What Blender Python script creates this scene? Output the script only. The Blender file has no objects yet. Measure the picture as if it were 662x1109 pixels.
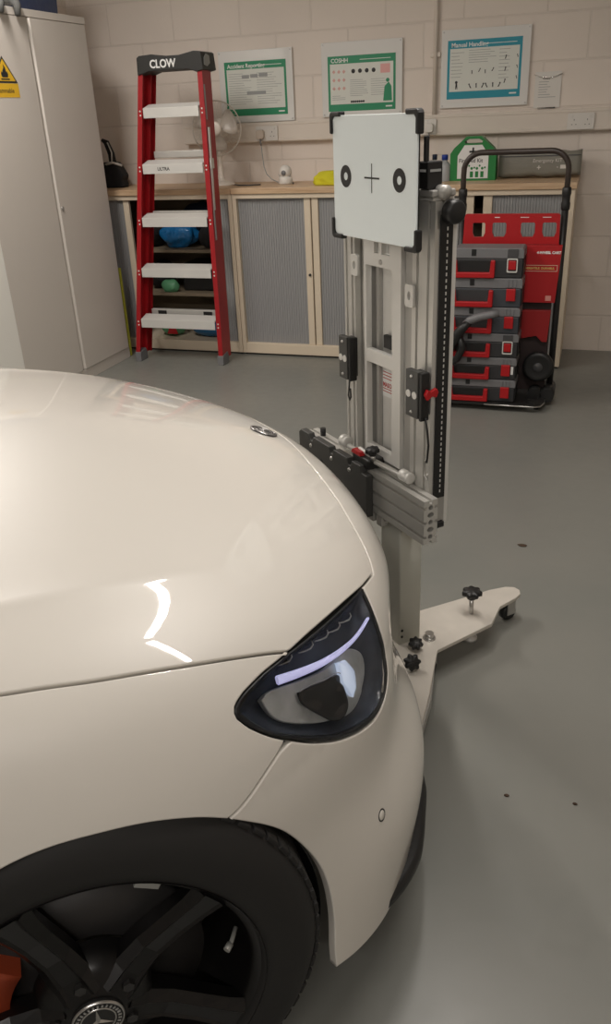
import bpy, bmesh, math, random
import numpy as np
from math import pi, sin, cos, radians as R, atan2, hypot
from mathutils import Vector, Matrix
from mathutils.geometry import delaunay_2d_cdt

SC = bpy.context.scene
COL = SC.collection
random.seed(7)

# ------------------------------------------------------------------ camera
CAM_P, CAM_R, CAM_Y = R(25.94), R(-2.71), R(-19.47)
def _cam_axes(p, r, y):
    f = Vector((sin(y) * cos(p), cos(y) * cos(p), -sin(p)))
    rt = Vector((cos(y), -sin(y), 0)); up = rt.cross(f)
    return rt * cos(r) + up * sin(r), rt * -sin(r) + up * cos(r), f
_rt, _up, _fw = _cam_axes(CAM_P, CAM_R, CAM_Y)
cd = bpy.data.cameras.new('camera'); cam = bpy.data.objects.new('camera', cd); COL.objects.link(cam)
cd.sensor_fit = 'VERTICAL'; cd.sensor_height = 24.0; cd.lens = 892.0 / 1109.0 * 24.0; cd.clip_start = 0.02
_m = Matrix((_rt, _up, -_fw)).transposed().to_4x4(); _m.translation = Vector((0, 0, 1.44))
cam.matrix_world = _m
SC.camera = cam

# ------------------------------------------------------------------ world, exposure
w = bpy.data.worlds.new('world'); SC.world = w; w.use_nodes = True
w.node_tree.nodes['Background'].inputs[0].default_value = (1.0, 0.93, 0.84, 1)
w.node_tree.nodes['Background'].inputs[1].default_value = 0.05
SC.view_settings.view_transform = 'Standard'; SC.view_settings.look = 'None'
SC.view_settings.gamma = 1.0; SC.view_settings.use_curve_mapping = False
SC.view_settings.exposure = 0.22
try: SC.cycles.max_bounces = 8
except Exception: pass

def area(name, loc, sx, sy, power, color=(1, .93, .84), rot=(0, 0, 0)):
    l = bpy.data.lights.new(name, 'AREA'); l.shape = 'RECTANGLE'; l.size = sx; l.size_y = sy
    l.energy = power; l.color = color
    o = bpy.data.objects.new(name, l); o.location = loc; o.rotation_euler = rot; COL.objects.link(o)
    return o
CEIL = 2.72
# fluorescent fittings of the workshop ceiling: centre, length, heading
FITTINGS = [((-.43, 2.29), .80, R(-67), 15), ((.20, 1.74), .84, R(-17), 13), ((-2.4, 3.1), 1.45, R(-58), 34), ((0.2, -1.3), 1.45, 0, 34), ((-3.0, -1.0), 1.45, 0, 34)]  # second added to bend the hood reflection, fourth an unseen frontal fill
for (fx, fy), L, h, pw in FITTINGS:
    area('tube_light', (fx, fy, CEIL - .105), L, .06, pw, (1, .94, .885), (0, 0, h))

# ------------------------------------------------------------------ materials
def mat(name, color, rough=.5, metal=0., bump=None, coat=0., spec=None, emis=None, alpha=None, trans=0., ior=None, var=None, coat_rough=.03):
    m = bpy.data.materials.new(name); m.use_nodes = True
    nt = m.node_tree; b = nt.nodes['Principled BSDF']
    b.inputs['Base Color'].default_value = (*color, 1); b.inputs['Roughness'].default_value = rough
    b.inputs['Metallic'].default_value = metal
    b.inputs['Coat Weight'].default_value = coat; b.inputs['Coat Roughness'].default_value = coat_rough
    if spec is not None: b.inputs['Specular IOR Level'].default_value = spec
    if ior: b.inputs['IOR'].default_value = ior
    if trans: b.inputs['Transmission Weight'].default_value = trans
    if alpha is not None: b.inputs['Alpha'].default_value = alpha
    if emis: b.inputs['Emission Color'].default_value = (*emis[0], 1); b.inputs['Emission Strength'].default_value = emis[1]
    tc = nt.nodes.new('ShaderNodeTexCoord')
    def noise(scale, detail=4):
        n = nt.nodes.new('ShaderNodeTexNoise'); n.inputs['Scale'].default_value = scale; n.inputs['Detail'].default_value = detail
        nt.links.new(tc.outputs['Object'], n.inputs['Vector']); return n
    if var:                               # (scale, amount): dirt and wear in the colour of the thing itself
        n = noise(var[0]); mx = nt.nodes.new('ShaderNodeMix'); mx.data_type = 'RGBA'; mx.blend_type = 'MIX'
        mx.inputs[6].default_value = (*[c * (1 - var[1]) for c in color], 1); mx.inputs[7].default_value = (*[min(1, c * (1 + var[1])) for c in color], 1)
        nt.links.new(n.outputs['Fac'], mx.inputs[0]); nt.links.new(mx.outputs[2], b.inputs['Base Color'])
    if bump:
        n = noise(bump[0]); bp = nt.nodes.new('ShaderNodeBump'); bp.inputs['Strength'].default_value = bump[1]; bp.inputs['Distance'].default_value = bump[2] if len(bump) > 2 else .002
        nt.links.new(n.outputs['Fac'], bp.inputs['Height']); nt.links.new(bp.outputs[0], b.inputs['Normal'])
    return m

def srgb(r, g, b):
    f = lambda c: (c / 255 / 12.92) if c / 255 <= .04045 else ((c / 255 + .055) / 1.055) ** 2.4
    return (f(r), f(g), f(b))

M = {}
M['black'] = mat('black_plastic', (.012, .012, .012), .45, bump=(300, .1, .0005))
M['black_metal'] = mat('black_powder_coat', (.018, .017, .016), .4, var=(30, .3))
M['alu'] = mat('aluminium', (.60, .59, .555), .38, .45, var=(6, .08))
M['alu_light'] = mat('pale_aluminium', (.70, .69, .655), .45, .25, var=(5, .06))
M['alu_dark'] = mat('dull_aluminium', (.42, .41, .385), .45, .35, var=(5, .1))
M['steel'] = mat('steel', (.55, .54, .52), .3, .9)
M['chrome'] = mat('chrome', (.8, .8, .8), .08, 1.)
M['white_pl'] = mat('white_plastic', (.72, .69, .64), .35)
M['red'] = mat('red_plastic', srgb(176, 20, 26), .4)
M['darkgrey'] = mat('dark_grey_plastic', (.06, .06, .062), .5)
M['midgrey'] = mat('mid_grey_plastic', (.17, .17, .175), .5)
M['white_text'] = mat('white_print', (.8, .8, .78), .5)
M['black_text'] = mat('black_print', (.02, .02, .02), .5)
M['grey_text'] = mat('grey_print', (.33, .34, .33), .6)

# ------------------------------------------------------------------ helpers
def link(o, parent=None):
    COL.objects.link(o)
    if parent is not None: o.parent = parent
    return o

def thing(name, label, cat, loc=(0, 0, 0), rotz=0., group=None):
    o = bpy.data.objects.new(name, None); o.empty_display_size = .1
    o.location = loc; o.rotation_euler = (0, 0, rotz); link(o)
    o['label'] = label; o['category'] = cat
    if group: o['group'] = group
    return o

def tag(o, label, cat, group=None):
    o['label'] = label; o['category'] = cat
    if group: o['group'] = group
    return o

def struct(o):
    o['kind'] = 'structure'; return o

class MB:
    """collects shapes into one mesh"""
    def __init__(s): s.v = []; s.f = []; s.sm = []
    def add(s, vs, fs, smooth=False):
        k = len(s.v); s.v += [tuple(v) for v in vs]; s.f += [tuple(i + k for i in f) for f in fs]; s.sm += [smooth] * len(fs)
        return s
    def box(s, x0, x1, y0, y1, z0, z1, c=0.):
        """box, optionally chamfered on all edges by c"""
        x0, x1 = min(x0, x1), max(x0, x1); y0, y1 = min(y0, y1), max(y0, y1); z0, z1 = min(z0, z1), max(z0, z1)
        c = min(c, .45 * (x1 - x0), .45 * (y1 - y0), .45 * (z1 - z0))
        if c <= 0:
            v = [(x, y, z) for x in (x0, x1) for y in (y0, y1) for z in (z0, z1)]
            s.add(v, [(0, 1, 3, 2), (4, 6, 7, 5), (0, 4, 5, 1), (2, 3, 7, 6), (0, 2, 6, 4), (1, 5, 7, 3)])
            return s
        bm = bmesh.new(); bmesh.ops.create_cube(bm, size=1)
        for v in bm.verts: v.co = Vector(((x0 + x1) / 2 + v.co.x * (x1 - x0), (y0 + y1) / 2 + v.co.y * (y1 - y0), (z0 + z1) / 2 + v.co.z * (z1 - z0)))
        bmesh.ops.bevel(bm, geom=bm.edges[:], offset=c, segments=2, profile=.5, affect='EDGES')
        s.bm(bm); return s
    def bm(s, bm, smooth=False, mtx=None):
        bm.verts.ensure_lookup_table()
        for i, v in enumerate(bm.verts): v.index = i
        s.add([(mtx @ v.co) if mtx else v.co for v in bm.verts], [[v.index for v in f.verts] for f in bm.faces], smooth); bm.free(); return s
    def prism(s, pts, axis, a, b, smooth=False):
        """extrude a 2D polygon along axis (0,1,2) from a to b; pts are the two other coordinates in order"""
        def P(p, t):
            q = [p[0], p[1]]; q.insert(axis, t); return q
        n = len(pts); v = [P(p, a) for p in pts] + [P(p, b) for p in pts]
        s.add(v, [tuple(range(n))[::-1], tuple(range(n, 2 * n))], False)
        s.add(v, [(i, (i + 1) % n, n + (i + 1) % n, n + i) for i in range(n)], smooth); return s
    def cyl(s, p, q, r, r2=None, n=20, cap=True, smooth=True):
        p, q = Vector(p), Vector(q); d = (q - p).normalized(); a = d.orthogonal().normalized(); b = d.cross(a)
        r2 = r if r2 is None else r2
        ring = lambda c, rr: [c + (a * cos(t) + b * sin(t)) * rr for t in [2 * pi * i / n for i in range(n)]]
        v = ring(p, r) + ring(q, r2)
        s.add(v, [(i, (i + 1) % n, n + (i + 1) % n, n + i) for i in range(n)], smooth)
        if cap: s.add(v, [tuple(range(n))[::-1], tuple(range(n, 2 * n))], False)
        return s
    def tube(s, pts, r, n=10, closed=False, cap=True):
        pts = [Vector(p) for p in pts]; m = len(pts); v = []; a = None
        for i, p in enumerate(pts):
            if closed: d = (pts[(i + 1) % m] - pts[i - 1]).normalized()
            else: d = (pts[min(i + 1, m - 1)] - pts[max(i - 1, 0)]).normalized()
            a = d.orthogonal().normalized() if a is None else (a - d * a.dot(d)).normalized()
            b = d.cross(a); rr = r[i] if isinstance(r, (list, tuple)) else r
            v += [p + (a * cos(2 * pi * k / n) + b * sin(2 * pi * k / n)) * rr for k in range(n)]
        f = []
        for i in range(m if closed else m - 1):
            j = (i + 1) % m
            f += [(i * n + k, i * n + (k + 1) % n, j * n + (k + 1) % n, j * n + k) for k in range(n)]
        s.add(v, f, True)
        if cap and not closed: s.add(v, [tuple(range(n))[::-1], tuple(range((m - 1) * n, m * n))], False)
        return s
    def lathe(s, prof, c=(0, 0, 0), axis=2, n=32, smooth=True, a0=0., a1=2 * pi):
        """prof: (radius, height) list turned about axis through c"""
        full = abs(a1 - a0 - 2 * pi) < 1e-6; m = len(prof); v = []
        k = n if full else n + 1
        for i in range(k):
            t = a0 + (a1 - a0) * i / n
            for (r, h) in prof:
                q = [r * cos(t), r * sin(t)]; q.insert(axis, h); v.append((c[0] + q[0], c[1] + q[1], c[2] + q[2]))
        f = []
        for i in range(n):
            j = (i + 1) % k
            f += [(i * m + a, j * m + a, j * m + a + 1, i * m + a + 1) for a in range(m - 1)]
        s.add(v, f, smooth); return s
    def sphere(s, c, rx, ry=None, rz=None, n=20):
        bm = bmesh.new(); bmesh.ops.create_uvsphere(bm, u_segments=n, v_segments=n // 2 + 2, radius=1)
        ry = rx if ry is None else ry; rz = rx if rz is None else rz
        for v in bm.verts: v.co = Vector((c[0] + v.co.x * rx, c[1] + v.co.y * ry, c[2] + v.co.z * rz))
        s.bm(bm, True); return s
    def xform(s, mtx):
        s.v = [tuple(mtx @ Vector(v)) for v in s.v]; return s
    def build(s, name, m, parent=None, bevel=0., merge=True):
        me = bpy.data.meshes.new(name); me.from_pydata(s.v, [], s.f)
        me.polygons.foreach_set('use_smooth', s.sm)
        me.materials.append(m); me.validate(); me.update()
        b = bmesh.new(); b.from_mesh(me)
        if merge: bmesh.ops.remove_doubles(b, verts=b.verts[:], dist=1e-6)
        bmesh.ops.recalc_face_normals(b, faces=b.faces[:]); b.to_mesh(me); b.free()
        o = bpy.data.objects.new(name, me); link(o, parent)
        if bevel:
            md = o.modifiers.new('bevel', 'BEVEL'); md.width = bevel; md.segments = 2; md.limit_method = 'ANGLE'; md.angle_limit = R(40)
        return o

def rrect(w, h, r, n=5, cx=0, cy=0):
    out = []
    for (sx, sy, a) in ((1, 1, 0), (-1, 1, 90), (-1, -1, 180), (1, -1, 270)):
        for i in range(n + 1):
            t = R(a + 90 * i / n); out.append((cx + sx * (w / 2 - r) + r * cos(t), cy + sy * (h / 2 - r) + r * sin(t)))
    return out

def copy_tree(o, label=None, group=None):
    """a copy of a thing with copies of its parts and sub-parts"""
    c = o.copy(); COL.objects.link(c)
    if label: c['label'] = label
    if group: c['group'] = group
    for ch in list(o.children):
        d = ch.copy(); COL.objects.link(d); d.parent = c
        for g in list(ch.children):
            e = g.copy(); COL.objects.link(e); e.parent = d
    return c

def text(s, size, m, parent, mtx, name='lettering', bold=0., align='LEFT', depth=.0004, sx=1.):
    """lettering as a mesh; mtx maps text plane (x right, y up, z out) to parent space"""
    c = bpy.data.curves.new('t', 'FONT'); c.body = s; c.size = size; c.align_x = align; c.extrude = depth; c.offset = bold; c.resolution_u = 3
    o = bpy.data.objects.new('t', c); COL.objects.link(o)
    dg = bpy.context.evaluated_depsgraph_get(); me = bpy.data.meshes.new_from_object(o.evaluated_get(dg))
    bpy.data.objects.remove(o); bpy.data.curves.remove(c)
    me.transform(mtx @ Matrix.Diagonal((sx, 1, 1, 1))); me.name = name; me.materials.clear(); me.materials.append(m)
    r = bpy.data.objects.new(name, me); link(r, parent); return r

def frame_m(o, x, y, z):
    """matrix with the given axes and origin"""
    m = Matrix((Vector(x), Vector(y), Vector(z))).transposed().to_4x4(); m.translation = Vector(o); return m

# ------------------------------------------------------------------ the room
YW = 5.433; XL = -3.40
def block_wall(name, color, org, u, rough=.75):
    """painted blockwork: joints follow world height, u picks the horizontal axis"""
    m = bpy.data.materials.new(name); m.use_nodes = True; nt = m.node_tree; N = nt.nodes.new; b = nt.nodes['Principled BSDF']
    tc = N('ShaderNodeTexCoord'); sp = N('ShaderNodeSeparateXYZ'); cb = N('ShaderNodeCombineXYZ'); nt.links.new(tc.outputs['Object'], sp.inputs[0])
    a1 = N('ShaderNodeMath'); a1.operation = 'ADD'; a1.inputs[1].default_value = org[0]; nt.links.new(sp.outputs[u], a1.inputs[0]); nt.links.new(a1.outputs[0], cb.inputs[0])
    a2 = N('ShaderNodeMath'); a2.operation = 'ADD'; a2.inputs[1].default_value = org[1]; nt.links.new(sp.outputs[2], a2.inputs[0]); nt.links.new(a2.outputs[0], cb.inputs[1])
    br = N('ShaderNodeTexBrick'); br.inputs['Scale'].default_value = 1; br.inputs['Brick Width'].default_value = .457; br.inputs['Row Height'].default_value = .236
    br.inputs['Mortar Size'].default_value = .006; br.inputs['Mortar Smooth'].default_value = .35; br.offset = .5
    br.inputs['Color1'].default_value = (*color, 1); br.inputs['Color2'].default_value = (*[c * .965 for c in color], 1); br.inputs['Mortar'].default_value = (*[c * .93 for c in color], 1)
    nt.links.new(cb.outputs[0], br.inputs['Vector'])
    ns = N('ShaderNodeTexNoise'); ns.inputs['Scale'].default_value = 55; ns.inputs['Detail'].default_value = 6; nt.links.new(tc.outputs['Object'], ns.inputs['Vector'])
    n2 = N('ShaderNodeTexNoise'); n2.inputs['Scale'].default_value = 1.7; nt.links.new(tc.outputs['Object'], n2.inputs['Vector'])
    mx = N('ShaderNodeMix'); mx.data_type = 'RGBA'; mx.blend_type = 'MULTIPLY'; mx.inputs[0].default_value = .35
    nt.links.new(br.outputs['Color'], mx.inputs[6]); nt.links.new(n2.outputs['Fac'], mx.inputs[7])
    rp = N('ShaderNodeMapRange'); rp.inputs[3].default_value = .8; rp.inputs[4].default_value = 1.15; nt.links.new(n2.outputs['Fac'], rp.inputs[0]); nt.links.new(rp.outputs[0], mx.inputs[7])
    nt.links.new(mx.outputs[2], b.inputs['Base Color']); b.inputs['Roughness'].default_value = rough
    ml = N('ShaderNodeMath'); ml.operation = 'MULTIPLY_ADD'; ml.inputs[1].default_value = -1.; nt.links.new(br.outputs['Fac'], ml.inputs[0])
    m3 = N('ShaderNodeMath'); m3.operation = 'MULTIPLY'; m3.inputs[1].default_value = .3; nt.links.new(ns.outputs['Fac'], m3.inputs[0]); nt.links.new(m3.outputs[0], ml.inputs[2])
    bp = N('ShaderNodeBump'); bp.inputs['Strength'].default_value = .55; bp.inputs['Distance'].default_value = .006
    nt.links.new(ml.outputs[0], bp.inputs['Height']); nt.links.new(bp.outputs[0], b.inputs['Normal'])
    return m
WALLC = srgb(230, 219, 208)
wm = block_wall('painted_blockwork', WALLC, (.14 + 10 * .457, -.453 + 10 * .236), 0)
wm2 = block_wall('painted_blockwork_side', WALLC, (.1 + 20 * .457, -.453 + 10 * .236), 1)

# floor: grey painted concrete with a slight gloss and scattered scuffs
fm = bpy.data.materials.new('painted_concrete_floor'); fm.use_nodes = True
nt = fm.node_tree; N = nt.nodes.new; b = nt.nodes['Principled BSDF']
tc = N('ShaderNodeTexCoord'); n1 = N('ShaderNodeTexNoise'); n1.inputs['Scale'].default_value = .9; n1.inputs['Detail'].default_value = 5
n2 = N('ShaderNodeTexNoise'); n2.inputs['Scale'].default_value = 22; n2.inputs['Detail'].default_value = 6
for n in (n1, n2): nt.links.new(tc.outputs['Object'], n.inputs['Vector'])
cr = N('ShaderNodeValToRGB'); cr.color_ramp.elements[0].position = .3; cr.color_ramp.elements[1].position = .75
cr.color_ramp.elements[0].color = (*srgb(117, 119, 114), 1); cr.color_ramp.elements[1].color = (*srgb(135, 133, 126), 1)
nt.links.new(n1.outputs['Fac'], cr.inputs[0]); nt.links.new(cr.outputs[0], b.inputs['Base Color'])
rr = N('ShaderNodeMapRange'); rr.inputs[3].default_value = .26; rr.inputs[4].default_value = .42; nt.links.new(n2.outputs['Fac'], rr.inputs[0]); nt.links.new(rr.outputs[0], b.inputs['Roughness'])
bp = N('ShaderNodeBump'); bp.inputs['Strength'].default_value = .12; bp.inputs['Distance'].default_value = .002; nt.links.new(n2.outputs['Fac'], bp.inputs['Height']); nt.links.new(bp.outputs[0], b.inputs['Normal'])

XR, YB, XFL, YS = 2.9, -5.2, -7.2, 2.3
struct(MB().box(XFL - .2, XR + .2, YB - .2, YW + .2, -.1, 0).build('floor', fm))
struct(MB().box(XL - .2, XR + .2, YW, YW + .2, 0, CEIL).build('wall_back', wm))
struct(MB().box(XL - .2, XL, YS, YW, 0, CEIL).build('wall_left', wm2))
struct(MB().box(XFL, XL - .2, YS, YS + .2, 0, CEIL).build('wall_return', wm))
struct(MB().box(XFL - .2, XFL, YB, YS + .2, 0, CEIL).build('wall_far_left', wm2))
struct(MB().box(XR, XR + .2, YB, YW, 0, CEIL).build('wall_right', wm2))
struct(MB().box(XFL - .2, XR + .2, YB - .2, YB, 0, CEIL).build('wall_front', wm))
struct(MB().box(XFL - .2, XR + .2, YB - .2, YW + .2, CEIL, CEIL + .1).build('ceiling', mat('ceiling_paint', (.62, .60, .56), .9)))

# dado trunking with its lid grooves, and the conduit that drops into it
M['upvc'] = mat('white_upvc', srgb(222, 212, 200), .35)
mb = MB()
mb.prism([(YW, 1.272), (YW - .045, 1.272), (YW - .05, 1.278), (YW - .05, 1.292), (YW - .047, 1.294), (YW - .047, 1.368), (YW - .05, 1.370), (YW - .05, 1.381), (YW - .045, 1.387), (YW, 1.387)], 0, -2.62, XR)
struct(mb.build('trim_1', M['upvc']))
mb = MB(); mb.cyl((-.983, YW - .016, 1.385), (-.983, YW - .016, CEIL), .0125)
for z in (1.70, 2.3): mb.box(-1.012, -.954, YW - .02, YW, z - .012, z + .012, .003)
struct(mb.build('trim_2', M['upvc']))

# ceiling fittings
M['tube'] = mat('lit_tube', (1, 1, 1), .4, emis=((1, .93, .83), 5.))
gl = None
wheres = ['over the gap between car and cupboards', 'above the stand, added to bend the hood reflection', 'over the tall cabinets', 'over the aisle behind the camera, unseen and powered as frontal fill', 'over the car\'s tail']
for i, ((fx, fy), L, h, pw) in enumerate(FITTINGS):
    t = thing('ceiling_light', 'fluorescent batten on the ceiling ' + wheres[i], 'ceiling light', (fx, fy, CEIL), h, 'fluorescent ceiling battens')
    MB().prism([(-.045, 0), (-.04, -.05), (.04, -.05), (.045, 0)], 0, -L / 2, L / 2).build('batten', M['white_pl'], t)
    MB().cyl((-L / 2 + .03, 0, -.075), (L / 2 - .03, 0, -.075), .013).build('tube', M['tube'], t)
    for s in (-1, 1): MB().box(s * (L / 2 - .03), s * (L / 2 - .005), -.014, .014, -.095, -.045).build('tube_holder', M['white_pl'], t)

# ------------------------------------------------------------------ the car
# car space: x forward from the front axle, y towards the aisle side, z up
CAR_TH = R(42.)
car = thing('car', 'white hatchback with one lit headlight and black wheels, nose up to the aluminium stand', 'car', (-.5350 - .885 * sin(CAR_TH), .568 + .885 * cos(CAR_TH), 0), CAR_TH)
car.scale = (1, 1, 1)
# the car's own +y is its left; the aisle side is -y, so side coordinates are flipped when meshes are written
SP = [0.7481, 0.8088, 0.767, 0.794, 0.7784, 0.8965, 0.8882, 0.8957, 0.8976, 0.8708, 2.2, 0.0044, 1.0, 0.9682, 0.9345, 0.8818, 0.828, 0.7778, 0.72, 0.104, 0.0609, 1.4991, 1.4419, 0.019]
ZN = np.array([.15, .3, .45, .6, .75]); XT = np.array([-1., -.5, 0, .3, .5, .65, .8])
def hermite(x, xp, fp):
    fp = np.asarray(fp); mm = np.gradient(fp, xp); i = np.clip(np.searchsorted(xp, x) - 1, 0, len(xp) - 2); h = xp[i + 1] - xp[i]; t = (x - xp[i]) / h; tt = np.clip(t, 0, 1)
    v = (2 * tt**3 - 3 * tt**2 + 1) * fp[i] + (tt**3 - 2 * tt**2 + tt) * h * mm[i] + (-2 * tt**3 + 3 * tt**2) * fp[i + 1] + (tt**3 - tt**2) * h * mm[i + 1]
    return v + np.where(t < 0, t * h * mm[i], 0) + np.where(t > 1, (t - 1) * h * mm[i + 1], 0)
CREASE = np.array([(-1.2, .69), (-.6, .67), (.011, .647), (.117, .641), (.222, .627), (.314, .606), (.418, .569), (.601, .469), (.7, .36)])
def shell(q):
    """signed value of the body surface: negative inside"""
    x, y, z = q[:, 0], q[:, 1], q[:, 2]; p = SP
    Nn = hermite(z, ZN, p[0:5]); W = hermite(z, ZN, p[5:10]); n = p[10] + p[21] * np.maximum(.6 - z, 0); x0 = p[11]
    ay = np.abs(y); xx = np.maximum(x - x0, 0) / np.maximum(Nn - x0, .1); yy = ay / W
    g1 = ((xx**n + yy**n + 1e-12)**(1 / n) - 1) * .8
    ye = (np.sqrt(ay**2 + .0016))
    zt = hermite(x, XT, p[12:19]) - p[19] * (ye / .9)**p[22]
    yc = np.interp(x, CREASE[:, 0], CREASE[:, 1]); fade = np.clip((.42 - x) / .25, 0, 1)
    zt = zt + .006 * fade * np.exp(-np.abs(ay - yc) / .035)
    g2 = z - zt; k = p[20]
    g1 = g1 + p[23] * np.exp(-((x - .66) / .13)**2 - ((ay - .5) / .10)**2 - ((z - .55) / .07)**2)
    return np.logaddexp(g1 / k, g2 / k) * k
def nrm(q):
    e = 1e-4; g = np.stack([(shell(q + np.eye(3)[i] * e) - shell(q - np.eye(3)[i] * e)) for i in range(3)], 1)
    return g / np.linalg.norm(g, axis=1, keepdims=True)
CO = np.array([-.35, 0, .30]); CP = np.array([.756, 0, .655]); CP /= np.linalg.norm(CP)
E1 = np.array([0, 1., 0]); E2 = np.cross(CP, E1)
def to_uv(q):
    d = np.asarray(q, float) - CO; d = d / np.linalg.norm(d, axis=1, keepdims=True); k = 1 + d @ CP
    return np.stack([d @ E1 / k, d @ E2 / k], 1)
def on_shell(uv):
    r2 = (uv**2).sum(1); c = (1 - r2) / (1 + r2); k = 1 + c
    d = c[:, None] * CP + (uv[:, :1] * k[:, None]) * E1 + (uv[:, 1:] * k[:, None]) * E2
    a = np.full(len(uv), .02); b = np.full(len(uv), 2.6)
    for _ in range(34):
        m_ = (a + b) / 2; f = shell(CO + d * m_[:, None]) < 0; a = np.where(f, m_, a); b = np.where(f, b, m_)
    return CO + d * b[:, None]
def proj(q): return on_shell(to_uv(np.asarray(q, float)))
def resample(P, step, closed):
    P = np.asarray(P, float)
    if closed: P = np.vstack([P, P[:1]])
    L = np.r_[0, np.cumsum(np.linalg.norm(np.diff(P, axis=0), axis=1))]; n = max(3, int(round(L[-1] / step)))
    t = np.linspace(0, L[-1], n + 1); out = np.stack([np.interp(t, L, P[:, i]) for i in range(3)], 1)
    return out[:-1] if closed else out
def smooth_line(P, step=.012):
    """Catmull-Rom through the points"""
    P = [np.array(p, float) for p in P]; out = []
    for i in range(len(P) - 1):
        p0 = P[i - 1] if i else 2 * P[0] - P[1]; p3 = P[i + 2] if i + 2 < len(P) else 2 * P[-1] - P[-2]; p1, p2 = P[i], P[i + 1]
        k = max(1, int(np.linalg.norm(p2 - p1) / step))
        for j in range(k):
            t = j / k; out.append(.5 * (2 * p1 + (p2 - p0) * t + (2 * p0 - 5 * p1 + 4 * p2 - p3) * t * t + (3 * p1 - p0 - 3 * p2 + p3) * t**3))
    out.append(P[-1]); return out
def inside(pt, poly):
    x, y = pt[:, 0], pt[:, 1]; c = np.zeros(len(pt), bool); n = len(poly)
    for i in range(n):
        x1, y1 = poly[i]; x2, y2 = poly[i - 1]
        if y1 == y2: continue
        c ^= ((y1 > y) != (y2 > y)) & (x < (x2 - x1) * (y - y1) / (y2 - y1) + x1)
    return c
def seg_dist(pt, poly):
    a = poly; b_ = np.roll(poly, -1, 0); d = b_ - a; best = np.full(len(pt), 9.)
    for i in range(len(a)):
        L2 = (d[i]**2).sum() + 1e-12; t = np.clip(((pt - a[i]) @ d[i]) / L2, 0, 1); best = np.minimum(best, np.linalg.norm(pt - a[i] - t[:, None] * d[i], axis=1))
    return best
def flip(q): q = np.array(q); q[:, 1] *= -1; return q
def panel(name, bound, m, parent, step=.016, edge=.008, gap=.0018, lip=.016, depth=None, side=1, off=0., lips=True, back=0.):
    """a piece of the body shell inside the closed outline bound, with rolled edges.
    depth(dist_to_edge array) sinks the surface; side -1 mirrors it to the other side of the car"""
    Bp = proj(resample(bound, edge, True)); n = len(Bp)
    T = np.roll(Bp, -1, 0) - np.roll(Bp, 1, 0); T /= np.linalg.norm(T, axis=1, keepdims=True) + 1e-12
    Nn = nrm(Bp); I = np.cross(Nn, T); uvb = to_uv(Bp)
    test = inside(to_uv(Bp + I * .0025), uvb)
    if test.mean() < .5: I = -I
    inner = proj(Bp + I * (gap + .0028)) if lips else proj(Bp + I * gap)
    uvi = to_uv(inner)
    # interior points on a hex grid
    lo, hi = uvi.min(0), uvi.max(0); sc = np.median(np.linalg.norm(np.diff(uvi, axis=0), axis=1) / (np.linalg.norm(np.diff(inner, axis=0), axis=1) + 1e-9))
    h = step * sc; gx = np.arange(lo[0], hi[0], h); gy = np.arange(lo[1], hi[1], h * .866)
    G = np.array([(x + (.5 * h if j % 2 else 0), y) for j, y in enumerate(gy) for x in gx])
    G = G[inside(G, uvi)]
    if len(G): G = G[seg_dist(G, uvi) > .55 * min(h, step * sc)]
    pts = [Vector(p) for p in np.vstack([uvi, G])] if len(G) else [Vector(p) for p in uvi]
    ov, oe, of, *_ = delaunay_2d_cdt(pts, [(i, (i + 1) % n) for i in range(n)], [], 1, 1e-7)
    uv = np.array([tuple(v) for v in ov]); V = on_shell(uv); NV = nrm(V)
    if depth is not None: V = V - NV * depth(V, seg_dist(uv, uvi) / sc)[:, None]
    V = V + NV * off
    verts = [tuple(v) for v in V]; norms = [tuple(v) for v in NV]; faces = [tuple(f) for f in of]
    if lips:
        # match the outline back to the triangulation (it may renumber)
        idx = [int(np.argmin(((uv - u)**2).sum(1))) for u in uvi]
        rings = [idx]
        for (o_in, dn, mixn) in ((gap + .0006, .0009, .55), (gap, .0028, .95), (gap + .0006, lip, 1.)):
            k = len(verts); P2 = Bp + I * o_in - Nn * dn + Nn * off
            verts += [tuple(p) for p in P2]; nn_ = Nn * (1 - mixn) - I * mixn; nn_ /= np.linalg.norm(nn_, axis=1, keepdims=True); norms += [tuple(p) for p in nn_]
            rings.append(list(range(k, k + n)))
        for a, b_ in zip(rings, rings[1:]):
            for i in range(n):
                j = (i + 1) % n
                if a[i] != a[j]: faces.append((a[i], a[j], b_[j], b_[i]))
                else: faces.append((a[i], b_[j], b_[i]))
    # the other half of the car, and the car-left/right flip
    V = np.array(verts); NV = np.array(norms); V[:, 1] *= -side; NV[:, 1] *= -side
    me = bpy.data.meshes.new(name); me.from_pydata([tuple(v) for v in V], [], faces)
    me.materials.append(m)
    fl = []
    for p in me.polygons:                # faces must look along the stored normals
        s = sum((Vector(NV[v]) for v in p.vertices), Vector())
        if p.normal.dot(s) < 0: fl.append(p.index)
    if fl:
        faces = [tuple(reversed(f)) if i in set(fl) else f for i, f in enumerate(faces)]
        bpy.data.meshes.remove(me); me = bpy.data.meshes.new(name); me.from_pydata([tuple(v) for v in V], [], faces); me.materials.append(m)
    me.polygons.foreach_set('use_smooth', [True] * len(me.polygons))
    if depth is None: me.normals_split_custom_set_from_vertices([tuple(v) for v in NV])
    me.update()
    o = bpy.data.objects.new(name, me); link(o, parent); return o
def mir(P): return [(p[0], -p[1], p[2]) for p in P]
def cpt(x, y, z): return (x, -y, z)           # aisle-side point to the car's own axes

# paint: warm white clear-coated lacquer
M['paint'] = mat('white_car_paint', srgb(222, 217, 208), .42, coat=1., coat_rough=.03)
M['gap'] = mat('dark_seam', (.01, .01, .01), .8)
M['liner'] = mat('black_wheel_liner', (.006, .006, .006), .9)

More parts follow.
